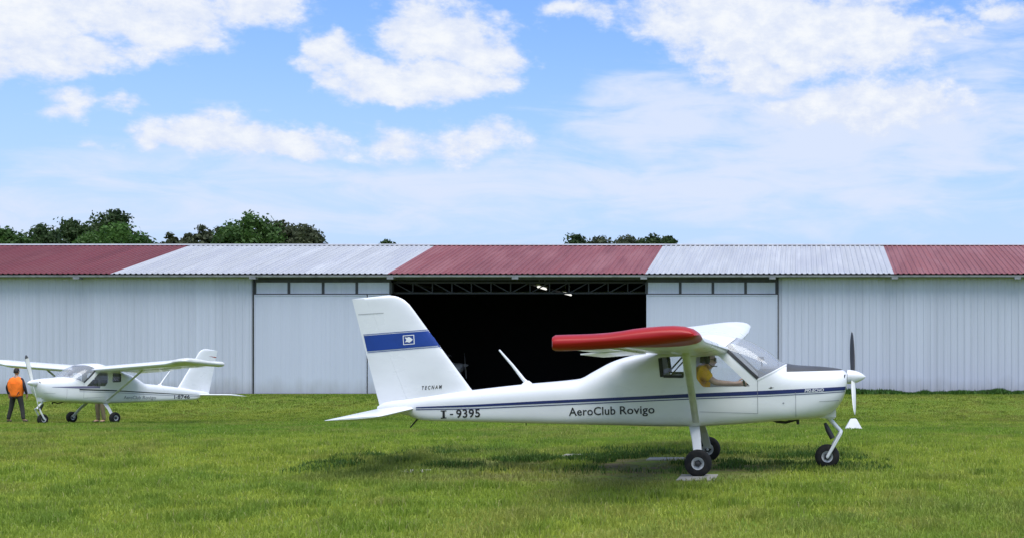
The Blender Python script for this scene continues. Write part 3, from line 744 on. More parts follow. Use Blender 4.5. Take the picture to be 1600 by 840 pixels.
def copy_mesh(me): return me.copy()
def aircraft(name, M, label, near):
    root = empty(name, M); tag(root, label, 'aircraft', 'light aircraft parked on the grass')
    sd = -1 if near else 1                        # the flank turned to the camera
    white = M_['white']
    body = link('fuselage', copy_mesh(BODY_ME), white, root, 32)
    pname = {'rear': 'rear_window', 'door': 'door_window', 'wind': 'windshield'}
    for nm, me in PANES: link(pname[nm], copy_mesh(me), M_['screen' if nm == 'wind' else 'glass'], root, 32)
    # --- cabin
    mb = MB(); a, b = px(1187, 571), px(1222, 596)
    mb.add([(a.x - .02, -.42, b.z), (a.x - .02, .42, b.z), (a.x, -.44, a.z - .02), (a.x, .44, a.z - .02), (b.x, -.38, a.z - .01), (b.x, .38, a.z - .01), (b.x, -.38, b.z), (b.x, .38, b.z)],
           [(0, 1, 3, 2), (2, 3, 5, 4), (4, 5, 7, 6), (0, 2, 4, 6), (1, 7, 5, 3), (0, 6, 7, 1)])
    ip = mb.build('instrument_panel', M_['panel'], root, bevel=.012)
    mb = MB(); c = px(1190, 560); mb.box(c.x - .05, c.x + .03, -.04, .04, c.z - .02, c.z + .03); mb.bar((c.x, 0, c.z), (a.x + .03, 0, a.z), .015, .015); mb.build('compass', M_['dark'], ip)
    for s in (-1, 1):
        mb = MB(); p, q = px(1075, 640), px(1086, 575)
        mb.bar((p.x + .03, s * .27, p.z), (q.x - .10, s * .27, q.z - .02), .40, .07, (1, 0, 0))
        mb.bar((p.x - .05, s * .27, p.z - .02), (p.x + .42, s * .27, p.z + .05), .40, .10)
        mb.build('seat', M_['seat'], root, bevel=.02)
        mb = MB(); y0 = px(1176, 600)
        mb.tube([(a.x + .02, s * .26, y0.z + .03), (y0.x - .08, s * .26, y0.z + .02)], .012, 8)
        mb.tube([(y0.x - .10, s * .26 - .12, y0.z + .11), (y0.x - .09, s * .26 - .12, y0.z + .01), (y0.x - .08, s * .26, y0.z), (y0.x - .09, s * .26 + .12, y0.z + .01), (y0.x - .10, s * .26 + .12, y0.z + .11)], .014, 8)
        mb.build('control_yoke', M_['dark'], root, 60)
    mb = MB()                                     # steel tubes crossing the rear of the cabin
    p, q = px(1040, 583), px(1068, 558)
    mb.tube([(p.x, .40, p.z), (q.x, .40, q.z + .05)], .011, 8); mb.tube([(p.x + .04, .40, p.z - .03), (q.x + .04, .40, q.z + .02)], .009, 8)
    mb.build('cabin_tube', M_['panel'], root, 60)
    # seals and seams
    for s in ((-1, 1)):
        def st(nm, v, f, mat, bv=F_BVH, par=body, lift=.004):
            if near and s < 0: return stick_px(nm, v, f, mat, par, bv, lift)
            pts = []
            for u, w in v:
                d = (px(u, w) - CAM_L).normalized(); h = bv.ray_cast(CAM_L, d)[0]
                if h is None: h = bv.find_nearest(px(u, w, -.1))[0]
                pts.append((h.x, h.z))
            return stick_side(nm, pts, f, mat, par, bv, s, lift)
        st('windshield_seal', *line((1130.5, 541.5), (1184, 590.5), 5.0, 16), M_['seal'], lift=.006)
        st('windshield_trim', *line((1184, 592.3), (1229, 569.5), 2.2, 14), white, lift=.007)
        # window rubber at the rear edge of the quarter window
        st('window_seal', *line((1031.5, 559), (1034.5, 588), 6, 6), M_['seal'], lift=.006)
        st('window_seal', *line((1037, 587.2), (1066, 587.6), 4, 6), M_['seal'], lift=.0065)
        st('door_seam', *line((1183.5, 594), (1184, 645), .8, 8), M_['seam'])
        st('door_seam', *line((1093, 642.5), (1184, 645), .7, 8), M_['seam'])
        st('cowl_seam', *line((1243, 612), (1243.5, 650), .7, 8), M_['seam'])
        st('cowl_seam', *line((1280, 626.5), (1311, 624.5), .7, 6), M_['seam'])
        mt, mb_ = ([(650, 635), (740, 631.3), (840, 625.8), (1000, 618.3), (1075, 614.4), (1200, 609.3), (1280, 605.5), (1321, 603)],
                   [(650, 637), (740, 634.8), (840, 630.2), (1000, 623.4), (1075, 620.3), (1200, 615.5), (1280, 611.3), (1321, 608.6)])
        ft, fb = ([(650, 638.4), (740, 637), (840, 632.4), (1000, 625.3), (1075, 622.1), (1200, 617.4), (1280, 613.2), (1320, 610.4)],
                  [(650, 639.6), (740, 638.4), (840, 633.8), (1000, 626.7), (1075, 623.4), (1200, 618.4), (1280, 614.2), (1320, 611.4)])
        if near:
            st('blue_stripe', *band(mt, mb_), M_['navy']); st('pinstripe', *band(ft, fb, 90, 1), M_['navy'])
        else:
            sh = lambda L, dv: [(u, v + dv) for u, v in L if u < 1215]
            st('dark_stripe', *band(sh(mt, 3), sh(mb_, 1.6)), M_['ink']); st('pinstripe', *band(sh(ft, 4), sh(fb, 4), 90, 1), M_['swoosh'])
            st('nose_swoosh', *band([(1120, 604), (1200, 603), (1290, 604)], [(1120, 611), (1200, 611), (1290, 605)], 40, 2), M_['swoosh'])
    # --- lettering
    if near:
        for w_, a_, b_, sp in (('9395', (713, 651.6), (750.5, 650.2), 1.05), ('AeroClub', (889, 648.5), (961.8, 646.4), 1.03), ('Rovigo', (968.8, 646.2), (1023, 644.6), 1.03)):
            v, f = text_px(w_, *a_, *b_, 12.5, bold=.02 if w_[0] == '9' else .013, spacing=sp); stick_px('registration_lettering' if w_[0] == '9' else 'club_lettering', v, f, M_['ink'], body, F_BVH)
        stick_px('registration_lettering', [(703, 645.6), (708.3, 645.4), (708.3, 647.2), (703, 647.4)], [(0, 1, 2, 3)], M_['ink'], body, F_BVH)
        q = [(688.8, 640.4), (691.4, 640.3), (695.1, 640.15), (697.6, 640), (688.8, 642), (691.4, 641.9), (695.1, 641.7), (697.6, 641.6), (689, 651.4), (691.6, 651.3), (695.4, 651.15), (697.8, 651), (689, 652.9), (691.6, 652.8), (695.4, 652.65), (697.8, 652.5)]
        g_ = lambda r_, c_: (4 * r_ + c_, 4 * r_ + c_ + 1, 4 * r_ + c_ + 5, 4 * r_ + c_ + 4)
        stick_px('registration_lettering', q, [g_(0, 0), g_(0, 1), g_(0, 2), g_(1, 1), g_(2, 0), g_(2, 1), g_(2, 2)], M_['ink'], body, F_BVH)
        v, f = text_px('P92-ECHO', 1257, 612.0, 1287, 610.4, 4.6, bold=.02, shear=.2); stick_px('type_lettering', v, f, white, body, F_BVH, .0075)
        stick_px('star_mark', [(1200, 605.4), (1203.6, 604.6), (1204.6, 602.6), (1205.6, 604.5), (1210, 604.7), (1205.7, 605.7), (1204.6, 607), (1203.6, 605.9)], [tuple(range(8))], M_['ink'], body, F_BVH)
        stick_px('fuel_drain', [(1224 + 1.5 * math.cos(k), 629 + 1.3 * math.sin(k)) for k in np.linspace(0, 5.5, 8)], [tuple(range(8))], M_['seam'], body, F_BVH)
    else:
        x = lambda u: px(u, 640, -.4).x
        z = lambda v: px(900, v, -.3).z
        v, f = text_side('I-8746', x(770), x(690), z(652), z(653), .115, sd, bold=.012); stick_side('registration_lettering', v, f, M_['ink'], body, F_BVH, sd)
        for w_, a_, b_ in (('AeroClub', 1020, 936), ('Rovigo', 926, 860)):
            v, f = text_side(w_, x(a_), x(b_), z(649 + (1020 - a_) * .019), z(649 + (1020 - b_) * .019), .10, sd, bold=.012); stick_side('club_lettering', v, f, M_['greyink'], body, F_BVH, sd)
    # --- cowl
    v = []; f = []; us = np.linspace(1229.5, 1317, 26)
    lift = .004
    for u in us:
        a_, b_ = px(u, f_top(u)), px(u, f_bot(u)); zc_, hh_ = (a_.z + b_.z) / 2, (a_.z - b_.z) / 2; n_ = f_n(u); w_ = f_w(u)
        zl = px(u, 578.2 - 1.2 * (u - 1229.5) / 87.5).z; sn = min(.999, max(.3, (zl - zc_) / hh_)); th0 = math.asin(sn ** (n_ / 2))
        w = [Vector((a_.x, w_ * math.copysign(abs(math.cos(t_)) ** (2 / n_), math.cos(t_)), zc_ + hh_ * math.sin(t_) ** (2 / n_))) for t_ in np.linspace(th0, math.pi - th0, 21)]
        nn = len(w)
        zc = px(u, f_bot(u)).z
        v += [q + Vector((0, 0, lift)) for q in w]
    for i in range(len(us) - 1):
        for k in range(nn - 1): f.append((i * nn + k, i * nn + k + 1, (i + 1) * nn + k + 1, (i + 1) * nn + k))
    if near: mesh_from('antiglare_panel', v, f, M_['matt'], body, 180, fix=False)
    mb = MB()
    a, b = px(1290, 636), px(1306, 652.5)
    mb.add([(a.x - .25, y, z) for y, z in ((-.07, b.z + .02), (.07, b.z + .02), (.07, a.z), (-.07, a.z))] + [(b.x, y, z) for y, z in ((-.10, b.z), (.10, b.z), (.10, a.z + .03), (-.10, a.z + .03))],
           [(0, 1, 2, 3), (4, 5, 6, 7), (0, 1, 5, 4), (1, 2, 6, 5), (2, 3, 7, 6), (3, 0, 4, 7)])
    mb.build('nose_gear_fairing', white, root, bevel=.02)
    for s in (-1, 1):
        c = px(1319, 589); mb = MB()
        mb.lathe([(-.03, .005), (-.028, .045), (.012, .05), (.016, .04)], (c.x - .005, s * .155, c.z), (1, s * .25, 0), 18); mb.build('cowl_inlet', M_['dark'], root, 50)
    mb = MB(); e0 = px(1203, 655); e1 = px(1228, 658); e2 = px(1247, 655)
    mb.tube([e0 + Vector((0, -.12, .02)), px(1215, 658, -.12), e1 + Vector((0, -.12, 0)), e2 + Vector((0, -.12, .02))], .018, 8)
    mb.tube([px(1246, 653, -.12), px(1247, 662, -.12)], .02, 8); mb.build('exhaust_pipe', M_['dark'], root, 60)
    hub = px(1333, 588)
    c = px(1323.5, 588); t = px(1352.5, 587.5)
    L_ = t.x - c.x; prof = [(0, .085), (.004, .092)] + [(L_ * q, .092 * (1 - q ** 2.1) ** .75) for q in np.linspace(.1, .97, 10)] + [(L_, .006)]
    mb = MB(); mb.lathe(prof, c, (1, 0, -.0), 28); sp = mb.build('spinner', white, root, 50)
    if near:
        blade(root, hub, R(46), .82, 1, [M_['cream'], M_['dark']]); blade(root, hub, R(226), .66, 1, [M_['cream'], M_['dark']])
    else:
        for a_ in (-20, 160): blade(root, hub, R(a_), .83, 1, [M_['cream'], M_['cream'], M_['matt']], tipcol=True)
    # --- fin and rudder
    fin = mesh_from('fin', *FIN, white, root, 50); rud = mesh_from('rudder', *RUD, white, root, 50)
    if near:
        stick_px('blue_band', *band([(568.5, 524), (675.5, 515.8)], [(574, 548.2), (692, 538.4)], 60, 6), M_['blue'], fin, FIN_BVH, .005)
        stick_px('band_pinstripe', *band([(567.8, 521.9), (674, 513.6)], [(568, 522.8), (674.6, 514.5)], 50, 1), M_['blue'], fin, FIN_BVH, .005)
        stick_px('band_pinstripe', *band([(574.4, 549.6), (693, 539.8)], [(574.6, 550.5), (693.6, 540.7)], 50, 1), M_['blue'], fin, FIN_BVH, .005)
        rim = [(629.6, 523.4), (647.4, 522), (648.2, 536.8), (630.4, 538.2)]
        inn = [(630.9, 524.5), (646.2, 523.3), (646.9, 535.8), (631.6, 537)]
        stick_px('emblem', rim + inn, [(0, 1, 5, 4), (1, 2, 6, 5), (2, 3, 7, 6), (3, 0, 4, 7)], white, fin, FIN_BVH, .009)
        bird = [(632.5, 526.3), (636.5, 526.6), (639.5, 525.4), (642.6, 527.4), (645.4, 529.6), (643, 532.2), (640, 534.4), (636.8, 533.4), (633, 534), (635.4, 530.2)]
        stick_px('emblem', bird, [tuple(range(10))], white, fin, FIN_BVH, .009)
        v, f = text_px('TECNAM', 659.5, 608, 691, 606, 5.6, bold=.02, shear=.3, spacing=1.6); stick_px('maker_lettering', v, f, M_['ink'], fin, FIN_BVH)
        stick_px('rudder_seam', *line((560, 490.6), (599.5, 488.3), .8, 8), M_['seam'], fin, FIN_BVH)
    else:
        a, b = px(556, 494), px(600, 488); mesh_pts = [(a.x, a.z - .015), (b.x, b.z), (a.x, a.z + .02)]
        stick_side('fin_flash', mesh_pts, [(0, 1, 2)], M_['red'], fin, FIN_BVH, sd)
    # --- stabilator
    mb = MB(); v = []; f = []; r0 = px(650, 636.5); r1 = px(568, 641.5)
    pit = R(-4.5); n = 20
    ys = [-1.45, -1.43, -1.38, -1.2, -.8, -.4, 0, .4, .8, 1.2, 1.38, 1.43, 1.45]
    for y in ys:
        e = 1 if abs(y) < 1.3 else max(.25, math.sqrt(max(0, 1 - ((abs(y) - 1.3) / .152) ** 2)))
        for k in range(n):
            t_ = 2 * math.pi * k / n; c = (1 - math.cos(t_)) / 2; yy = naca(c, .11) * .70 * (1 if math.sin(t_) >= 0 else -1) * e
            x = r0.x - .70 * (.5 + (c - .5) * (1 - (1 - e) * .12)); dz = r0.x - x
            v.append((x, y, r0.z + dz * math.sin(pit) + yy))
    for i in range(len(ys) - 1):
        for k in range(n): f.append((i * n + k, i * n + (k + 1) % n, (i + 1) * n + (k + 1) % n, (i + 1) * n + k))
    f += [tuple(range(n))[::-1], tuple(range((len(ys) - 1) * n, len(ys) * n))]
    mesh_from('stabilator', v, f, white, root, 50)
    # --- tail skid, antennas
    mb = MB(); mb.tube([px(652, 654), px(641, 667)], [.012, .008], 8); mb.build('tail_skid', M_['dark'], root, 60)
    mb = MB(); mb.tube([px(823, 655), px(822, 664)], [.008, .005], 6); mb.build('belly_antenna', M_['dark'], root, 60)
    mb = MB(); mb.tube([px(826, 600), px(818, 592), px(800, 569), px(780, 546)], [.03, .024, .018, .012], 8); mb.lathe([(-.01, .09), (.03, .05), (.05, .02)], px(824, 600), (0, 0, 1), 16)
    mb.build('antenna', white, root, 60)
    # --- wing, tips, flaps, struts
    before = set(root.children)
    mats = [white]
    for sg in (-1, 1): mesh_from('wing', *wing_mesh(lambda y: .4 < y * sg <= 4.06, (sg,)), white, root, 60)
    tipm = M_['red'] if near else M_['cream']
    mesh_from('wing_tip', *wing_mesh(lambda y: y <= -4.05, (-1,)), tipm, root, 60)
    mesh_from('wing_tip', *wing_mesh(lambda y: y >= 4.05, (1,)), white if near else tipm, root, 60)
    wing_bits = set(root.children) - before
    for s in (-1, 1):                             # flaps hang a little below the trailing edge
        for nm, y0, y1, dr in (('flap', .56, 2.15, .085), ('aileron', 2.25, 3.75, .055)):
            v = []
            for y in (y0, y1):
                xl, zl = wing_z(s * y, .74, False); xt, zt_ = wing_z(s * y, 1.0, False)
                v += [(xl, s * y, zl + .01), (xl, s * y, zl - .018), (xt - (.17 if nm == 'flap' else .03), s * y, zt_ - dr - .006), (xt - (.17 if nm == 'flap' else .03), s * y, zt_ - dr + .008)]
            mesh_from(nm, v, [(0, 1, 2, 3), (7, 6, 5, 4), (0, 4, 5, 1), (1, 5, 6, 2), (2, 6, 7, 3), (3, 7, 4, 0)], white, root)
        a = px(1087.5, 658.5, -.555); b = px(1071, 548, -2.3)
        a.y *= -s; b.y *= -s; a.y, b.y = s * abs(a.y), s * abs(b.y)
        xb, zb = wing_z(s * 2.3, .37, False); b.x = (b.x + xb) / 2 if False else b.x; b.z = max(b.z, zb - .03)
        mb = MB(); d = (b - a).normalized(); prof = [(.045, 0), (.03, .014), (0, .018), (-.03, .012), (-.045, 0), (-.03, -.012), (0, -.018), (.03, -.014)]
        side_ = d.cross(Vector((1, 0, 0))).normalized()
        vv = [p + Vector((1, 0, 0)) * q + side_ * w for p in (a, b) for q, w in prof]
        mb.add(vv, [(k, (k + 1) % 8, 8 + (k + 1) % 8, 8 + k) for k in range(8)] + [tuple(range(8)), tuple(range(8, 16))])
        mb.build('wing_strut', M_['cream'], root, 50)
        wing_bits = wing_bits | (set(root.children) - before)
        wc = Vector((0.005, s * .90, .170)); a = px(1087.5, 660, 0); a = Vector((a.x, s * .34, a.z + .03))
        v = []; mid = a.lerp(wc + Vector((0, -s * .07, 0)), .55) + Vector((0, 0, .05))
        pts = [a, mid, wc + Vector((0, -s * .06, .02))]
        mb = MB()
        vv = []
        for p, w in zip(pts, (.07, .056, .05)):
            vv += [p + Vector((w, 0, .013)), p + Vector((-w, 0, .013)), p + Vector((-w, 0, -.013)), p + Vector((w, 0, -.013))]
        mb.add(vv, [(i * 4 + k, i * 4 + (k + 1) % 4, i * 4 + 4 + (k + 1) % 4, i * 4 + 4 + k) for i in range(2) for k in range(4)] + [(0, 1, 2, 3), (8, 9, 10, 11)])
        mb.tube([wc + Vector((0, -s * .09, 0)), wc], .018, 8)
        mb.build('landing_gear_leg', white, root, bevel=.004)
        wheel(root, wc, .170, .13, s)
        before = set(root.children) - wing_bits
    if not near:                                  # the other type has the shorter wing
        for o in wing_bits: o.data.transform(Matrix.Diagonal((1, .905, 1, 1)))
    # --- nose gear
    ax_ = px(1292.5, 707); ax_.z = .160
    k0, k1 = px(1291, 648), px(1314, 673)
    mb = MB(); mb.tube([k0, k1], [.028, .026], 12)
    for s in (-1, 1): mb.tube([k1, Vector((k1.x - .01, s * .085, k1.z - .02)), Vector((ax_.x, s * .085, ax_.z))], [.024, .024, .022], 10)
    mb.tube([Vector((ax_.x, -.10, ax_.z)), Vector((ax_.x, .10, ax_.z))], .016, 8)
    mb.build('nose_gear_leg', white, root, 60)
    mb = MB(); mb.tube([px(1289, 660, -.03), px(1294, 671, -.05), px(1301, 684, -.06)], [.02, .034, .034], 12); mb.build('shock_absorber', M_['dark'], root, 60)
    wheel(root, ax_, .160, .12, 1)
    return root
aircraft('light_aircraft', NEAR, 'white light aircraft nearest the camera with red wing tip and blue tail band', True)
FAR = Matrix.Translation((-20.733, 39.667, -.436)) @ Matrix.Rotation(math.pi + 1.151, 4, 'Z') @ Matrix.Rotation(-.011, 4, 'Y') @ Matrix.Rotation(.006, 4, 'X')
aircraft('light_aircraft', FAR, 'all white light aircraft on the distant grass beside a man in an orange vest', False)
aircraft('light_aircraft', Matrix.Translation((-19.7, 71.6, -.085)), 'aircraft inside the dark hangar, only its nose showing beside the blue banded fin', False)

# ------------------------------------------------------------------ people
def skinned(joints, edges, root, sub=2):
    ids = list(joints); me = bpy.data.meshes.new('s'); me.from_pydata([joints[i][0] for i in ids], [(ids.index(a), ids.index(b)) for a, b in edges], [])
    o = bpy.data.objects.new('s', me); col.objects.link(o)
    md = o.modifiers.new('k', 'SKIN'); md.use_smooth_shade = True
    for i, k in enumerate(ids):
        sv = me.skin_vertices[0].data[i]; r = joints[k][1]; sv.radius = (r, r) if not isinstance(r, tuple) else r; sv.use_root = (k == root)
    if sub:
        s2 = o.modifiers.new('d', 'SUBSURF'); s2.levels = sub; s2.render_levels = sub
    out = evaluated(o); bpy.data.objects.remove(o); return out
def join_meshes(parts):
    bm = bmesh.new()
    for m in parts: bm.from_mesh(m)
    me = bpy.data.meshes.new('joined'); bm.to_mesh(me); bm.free(); return me
def head_mesh(c, facing, tilt=0.):
    """skull, jaw, nose, ears, eye sockets and lips; local face looks along +y"""
    bm = bmesh.new(); bmesh.ops.create_uvsphere(bm, u_segments=24, v_segments=18, radius=1)
    for v in bm.verts:
        x, y, z = v.co; 
        if z < 0: x *= 1 + z * .28; y = y * (1 + z * .12) + (-z) * .10
        v.co = (x * .074, y * .094, z * .118)
        f = max(0, y) ; zz = v.co.z
        if y > .55:
            v.co.y += .022 * math.exp(-((v.co.x / .013) ** 2)) * math.exp(-(((zz + .018) / .022) ** 2))      # nose
            for s in (-1, 1): v.co.y -= .010 * math.exp(-(((v.co.x - s * .03) / .014) ** 2)) * math.exp(-(((zz - .008) / .012) ** 2))  # eyes
            v.co.y += .006 * math.exp(-((v.co.x / .022) ** 2)) * math.exp(-(((zz + .058) / .010) ** 2))      # lips
            v.co.y += .006 * math.exp(-(((zz - .03) / .012) ** 2))                                            # brow
    for s in (-1, 1):
        r = bmesh.ops.create_uvsphere(bm, u_segments=8, v_segments=6, radius=1)
        for v in r['verts']: v.co = (v.co.x * .012 + s * .076, v.co.y * .02 - .008, v.co.z * .032)
    me = bpy.data.meshes.new('head'); bm.to_mesh(me); bm.free()
    me.transform(Matrix.Translation(c) @ Matrix.Rotation(facing, 4, 'Z') @ Matrix.Rotation(tilt, 4, 'X')); return me
def hair_mesh(c, facing, tilt=0., size=1.06):
    bm = bmesh.new(); bmesh.ops.create_uvsphere(bm, u_segments=24, v_segments=18, radius=1)
    dl = [v for v in bm.verts if (v.co.z < -.35) or (v.co.y > .35 and v.co.z < .42) or (abs(v.co.x) > .75 and v.co.z < -.02 and v.co.y > -.1)]
    bmesh.ops.delete(bm, geom=dl, context='VERTS')
    for v in bm.verts:
        n = 1 + random.uniform(-.02, .03); v.co = (v.co.x * .080 * size * n, v.co.y * .099 * size * n - .002, v.co.z * .122 * size * n + .002)
    me = bpy.data.meshes.new('hair'); bm.to_mesh(me); bm.free()
    me.transform(Matrix.Translation(c) @ Matrix.Rotation(facing, 4, 'Z') @ Matrix.Rotation(tilt, 4, 'X')); return me
def hand(J, E, wrist, pre, d, palm, out, curl=.5):
    """adds palm and five fingers; d: along the hand, palm: palm normal, out: towards the thumb"""
    d, palm, out = Vector(d).normalized(), Vector(palm).normalized(), Vector(out).normalized(); w = Vector(J[wrist][0])
    J[pre + 'p'] = (tuple(w + d * .045), .026); E.append((wrist, pre + 'p'))
    for k, (o, l) in enumerate(((.030, .078), (.010, .088), (-.010, .082), (-.028, .064))):
        b = w + d * .085 + out * o; a1 = curl; a2 = curl * 2
        m = b + (d * math.cos(a1) + palm * math.sin(a1)) * l * .5; t = m + (d * math.cos(a2) + palm * math.sin(a2)) * l * .5
        for q, (p, r) in enumerate(((b, .0095), (m, .0085), (t, .0065))): J[f'{pre}f{k}{q}'] = (tuple(p), r)
        E += [(pre + 'p', f'{pre}f{k}0'), (f'{pre}f{k}0', f'{pre}f{k}1'), (f'{pre}f{k}1', f'{pre}f{k}2')]
    b = w + d * .03 + out * .03; t1 = b + (d * .7 + out * .7).normalized() * .035; t2 = t1 + (d * .85 + out * .2 + palm * .4).normalized() * .03
    for q, (p, r) in enumerate(((b, .012), (t1, .0105), (t2, .008))): J[f'{pre}t{q}'] = (tuple(p), r)
    E += [(pre + 'p', pre + 't0'), (pre + 't0', pre + 't1'), (pre + 't1', pre + 't2')]
skin = noisy('skin', (.46, .27, .19), .5, amount=.15, scale=12)
skin2 = noisy('skin_light', (.62, .40, .32), .5, amount=.15, scale=12)
hairm = noisy('dark_hair', (.018, .013, .010), .7, amount=.4, scale=40)
M_['vest'] = noisy('orange_vest', (1.0, .20, .008), .75, amount=.25, scale=9, bump=.4, bscale=14)
M_['navycloth'] = noisy('dark_cloth', (.022, .02, .03), .9, amount=.3, scale=9, bump=.4, bscale=18)
M_['trouser'] = noisy('dark_trousers', (.03, .03, .028), .9, amount=.3, scale=9, bump=.4, bscale=18)
M_['khaki'] = noisy('khaki_cloth', (.20, .16, .10), .9, amount=.25, scale=9, bump=.4, bscale=18)
M_['yellow'] = noisy('yellow_shirt', (1.0, .52, .012), .85, amount=.25, scale=9, bump=.5, bscale=20)
M_['brownshirt'] = noisy('brown_shirt', (.15, .07, .05), .9, amount=.3, scale=9)
M_['shoe'] = noisy('shoe_leather', (.03, .025, .02), .6)
M_['lens'] = noisy('dark_lens', (.02, .02, .022), .15, amount=.1)

def standing(base, rot, spread, arm, label, top_mat, sleeve_mat, leg_mat, vest=True, head_tilt=0.):
    J = {'pel': ((0, 0, .95), .12), 'sp': ((0, .005, 1.12), .115), 'ch': ((0, 0, 1.30), .135), 'nk': ((0, .005, 1.45), .055), 'hd': ((0, .015, 1.56), .06)}
    E = [('pel', 'sp'), ('sp', 'ch'), ('ch', 'nk'), ('nk', 'hd')]
    for s, n in ((-1, 'l'), (1, 'r')):
        J['h' + n] = ((s * .10, 0, .89), .085); J['k' + n] = ((s * (.10 + spread * .5), .02, .49), .058); J['a' + n] = ((s * (.10 + spread), -.03, .09), .04); J['t' + n] = ((s * (.115 + spread), .13, .045), .038)
        J['s' + n] = ((s * .185, 0, 1.385), .058); J['e' + n] = ((s * (.21 + arm), -.02, 1.12), .042); J['w' + n] = ((s * (.205 + arm * 1.1), .07, .90), .028)
        E += [('pel', 'h' + n), ('h' + n, 'k' + n), ('k' + n, 'a' + n), ('a' + n, 't' + n), ('ch', 's' + n), ('s' + n, 'e' + n), ('e' + n, 'w' + n)]
        hand(J, E, 'w' + n, 'H' + n, (0, .25, -1), (-s, 0, 0), (0, 1, .2), .35)
    b = skinned(J, E, 'pel', 2); hc = (0, .02, 1.635)
    body = link('person', join_meshes([b, head_mesh(hc, 0, head_tilt)]), skin, None, 180)
    body.matrix_world = Matrix.Translation(base) @ Matrix.Rotation(rot, 4, 'Z'); tag(body, label, 'person')
    link('hair', hair_mesh(hc, 0, head_tilt), hairm, body, 180)
    g = lambda ks, add: {k: (J[k][0], J[k][1] + add) for k in ks}
    tj = g(['pel', 'hl', 'kl', 'hr', 'kr'], .014); tj['al'] = (J['al'][0], .06); tj['ar'] = (J['ar'][0], .06)
    link('trousers', skinned(tj, [('pel', 'hl'), ('hl', 'kl'), ('kl', 'al'), ('pel', 'hr'), ('hr', 'kr'), ('kr', 'ar')], 'pel'), leg_mat, body, 180)
    sj = g(['pel', 'sp', 'ch', 'sl', 'el', 'sr', 'er'], .008); sj['wl'] = (J['wl'][0], .036); sj['wr'] = (J['wr'][0], .036); sj['nk'] = (J['nk'][0], .06); sj['pel'] = ((0, 0, 1.0), .125)
    link('shirt', skinned(sj, [('pel', 'sp'), ('sp', 'ch'), ('ch', 'nk'), ('ch', 'sl'), ('sl', 'el'), ('el', 'wl'), ('ch', 'sr'), ('sr', 'er'), ('er', 'wr')], 'pel'), sleeve_mat, body, 180)
    if vest:
        vj = {'a': ((0, 0, .80), .175), 'b': ((0, .0, 1.08), .18), 'c': ((0, 0, 1.32), .195), 'd': ((0, 0, 1.53), .12), 'l': ((-.20, 0, 1.40), .115), 'r': ((.20, 0, 1.40), .115)}
        me = skinned(vj, [('a', 'b'), ('b', 'c'), ('c', 'd'), ('c', 'l'), ('c', 'r')], 'b'); me.transform(Matrix.Diagonal((1.22, .95, 1, 1)))
        link('safety_vest', me, top_mat, body, 180)
    for s, n in ((-1, 'l'), (1, 'r')):
        sm = skinned({'a': ((J['a' + n][0][0], -.05, .045), .045), 'b': ((J['t' + n][0][0], .06, .042), .045), 'c': ((J['t' + n][0][0], .17, .035), .036)}, [('a', 'b'), ('b', 'c')], 'b')
        link('shoe', sm, M_['shoe'], body, 180)
    return body
PX = lambda u, Y: (u - U0) * Y / F
standing((PX(25.5, 43.6), 43.6, gz(0, 43.6) - .0), R(-4), .16, .09, 'man seen from behind in an orange safety vest beside the distant aircraft', M_['vest'], M_['navycloth'], M_['trouser'])
standing((PX(157, 42.6), 42.6, gz(0, 42.6)), R(150), .05, .05, 'person behind the distant aircraft with only khaki trouser legs showing below it', M_['brownshirt'], M_['brownshirt'], M_['khaki'], vest=False)

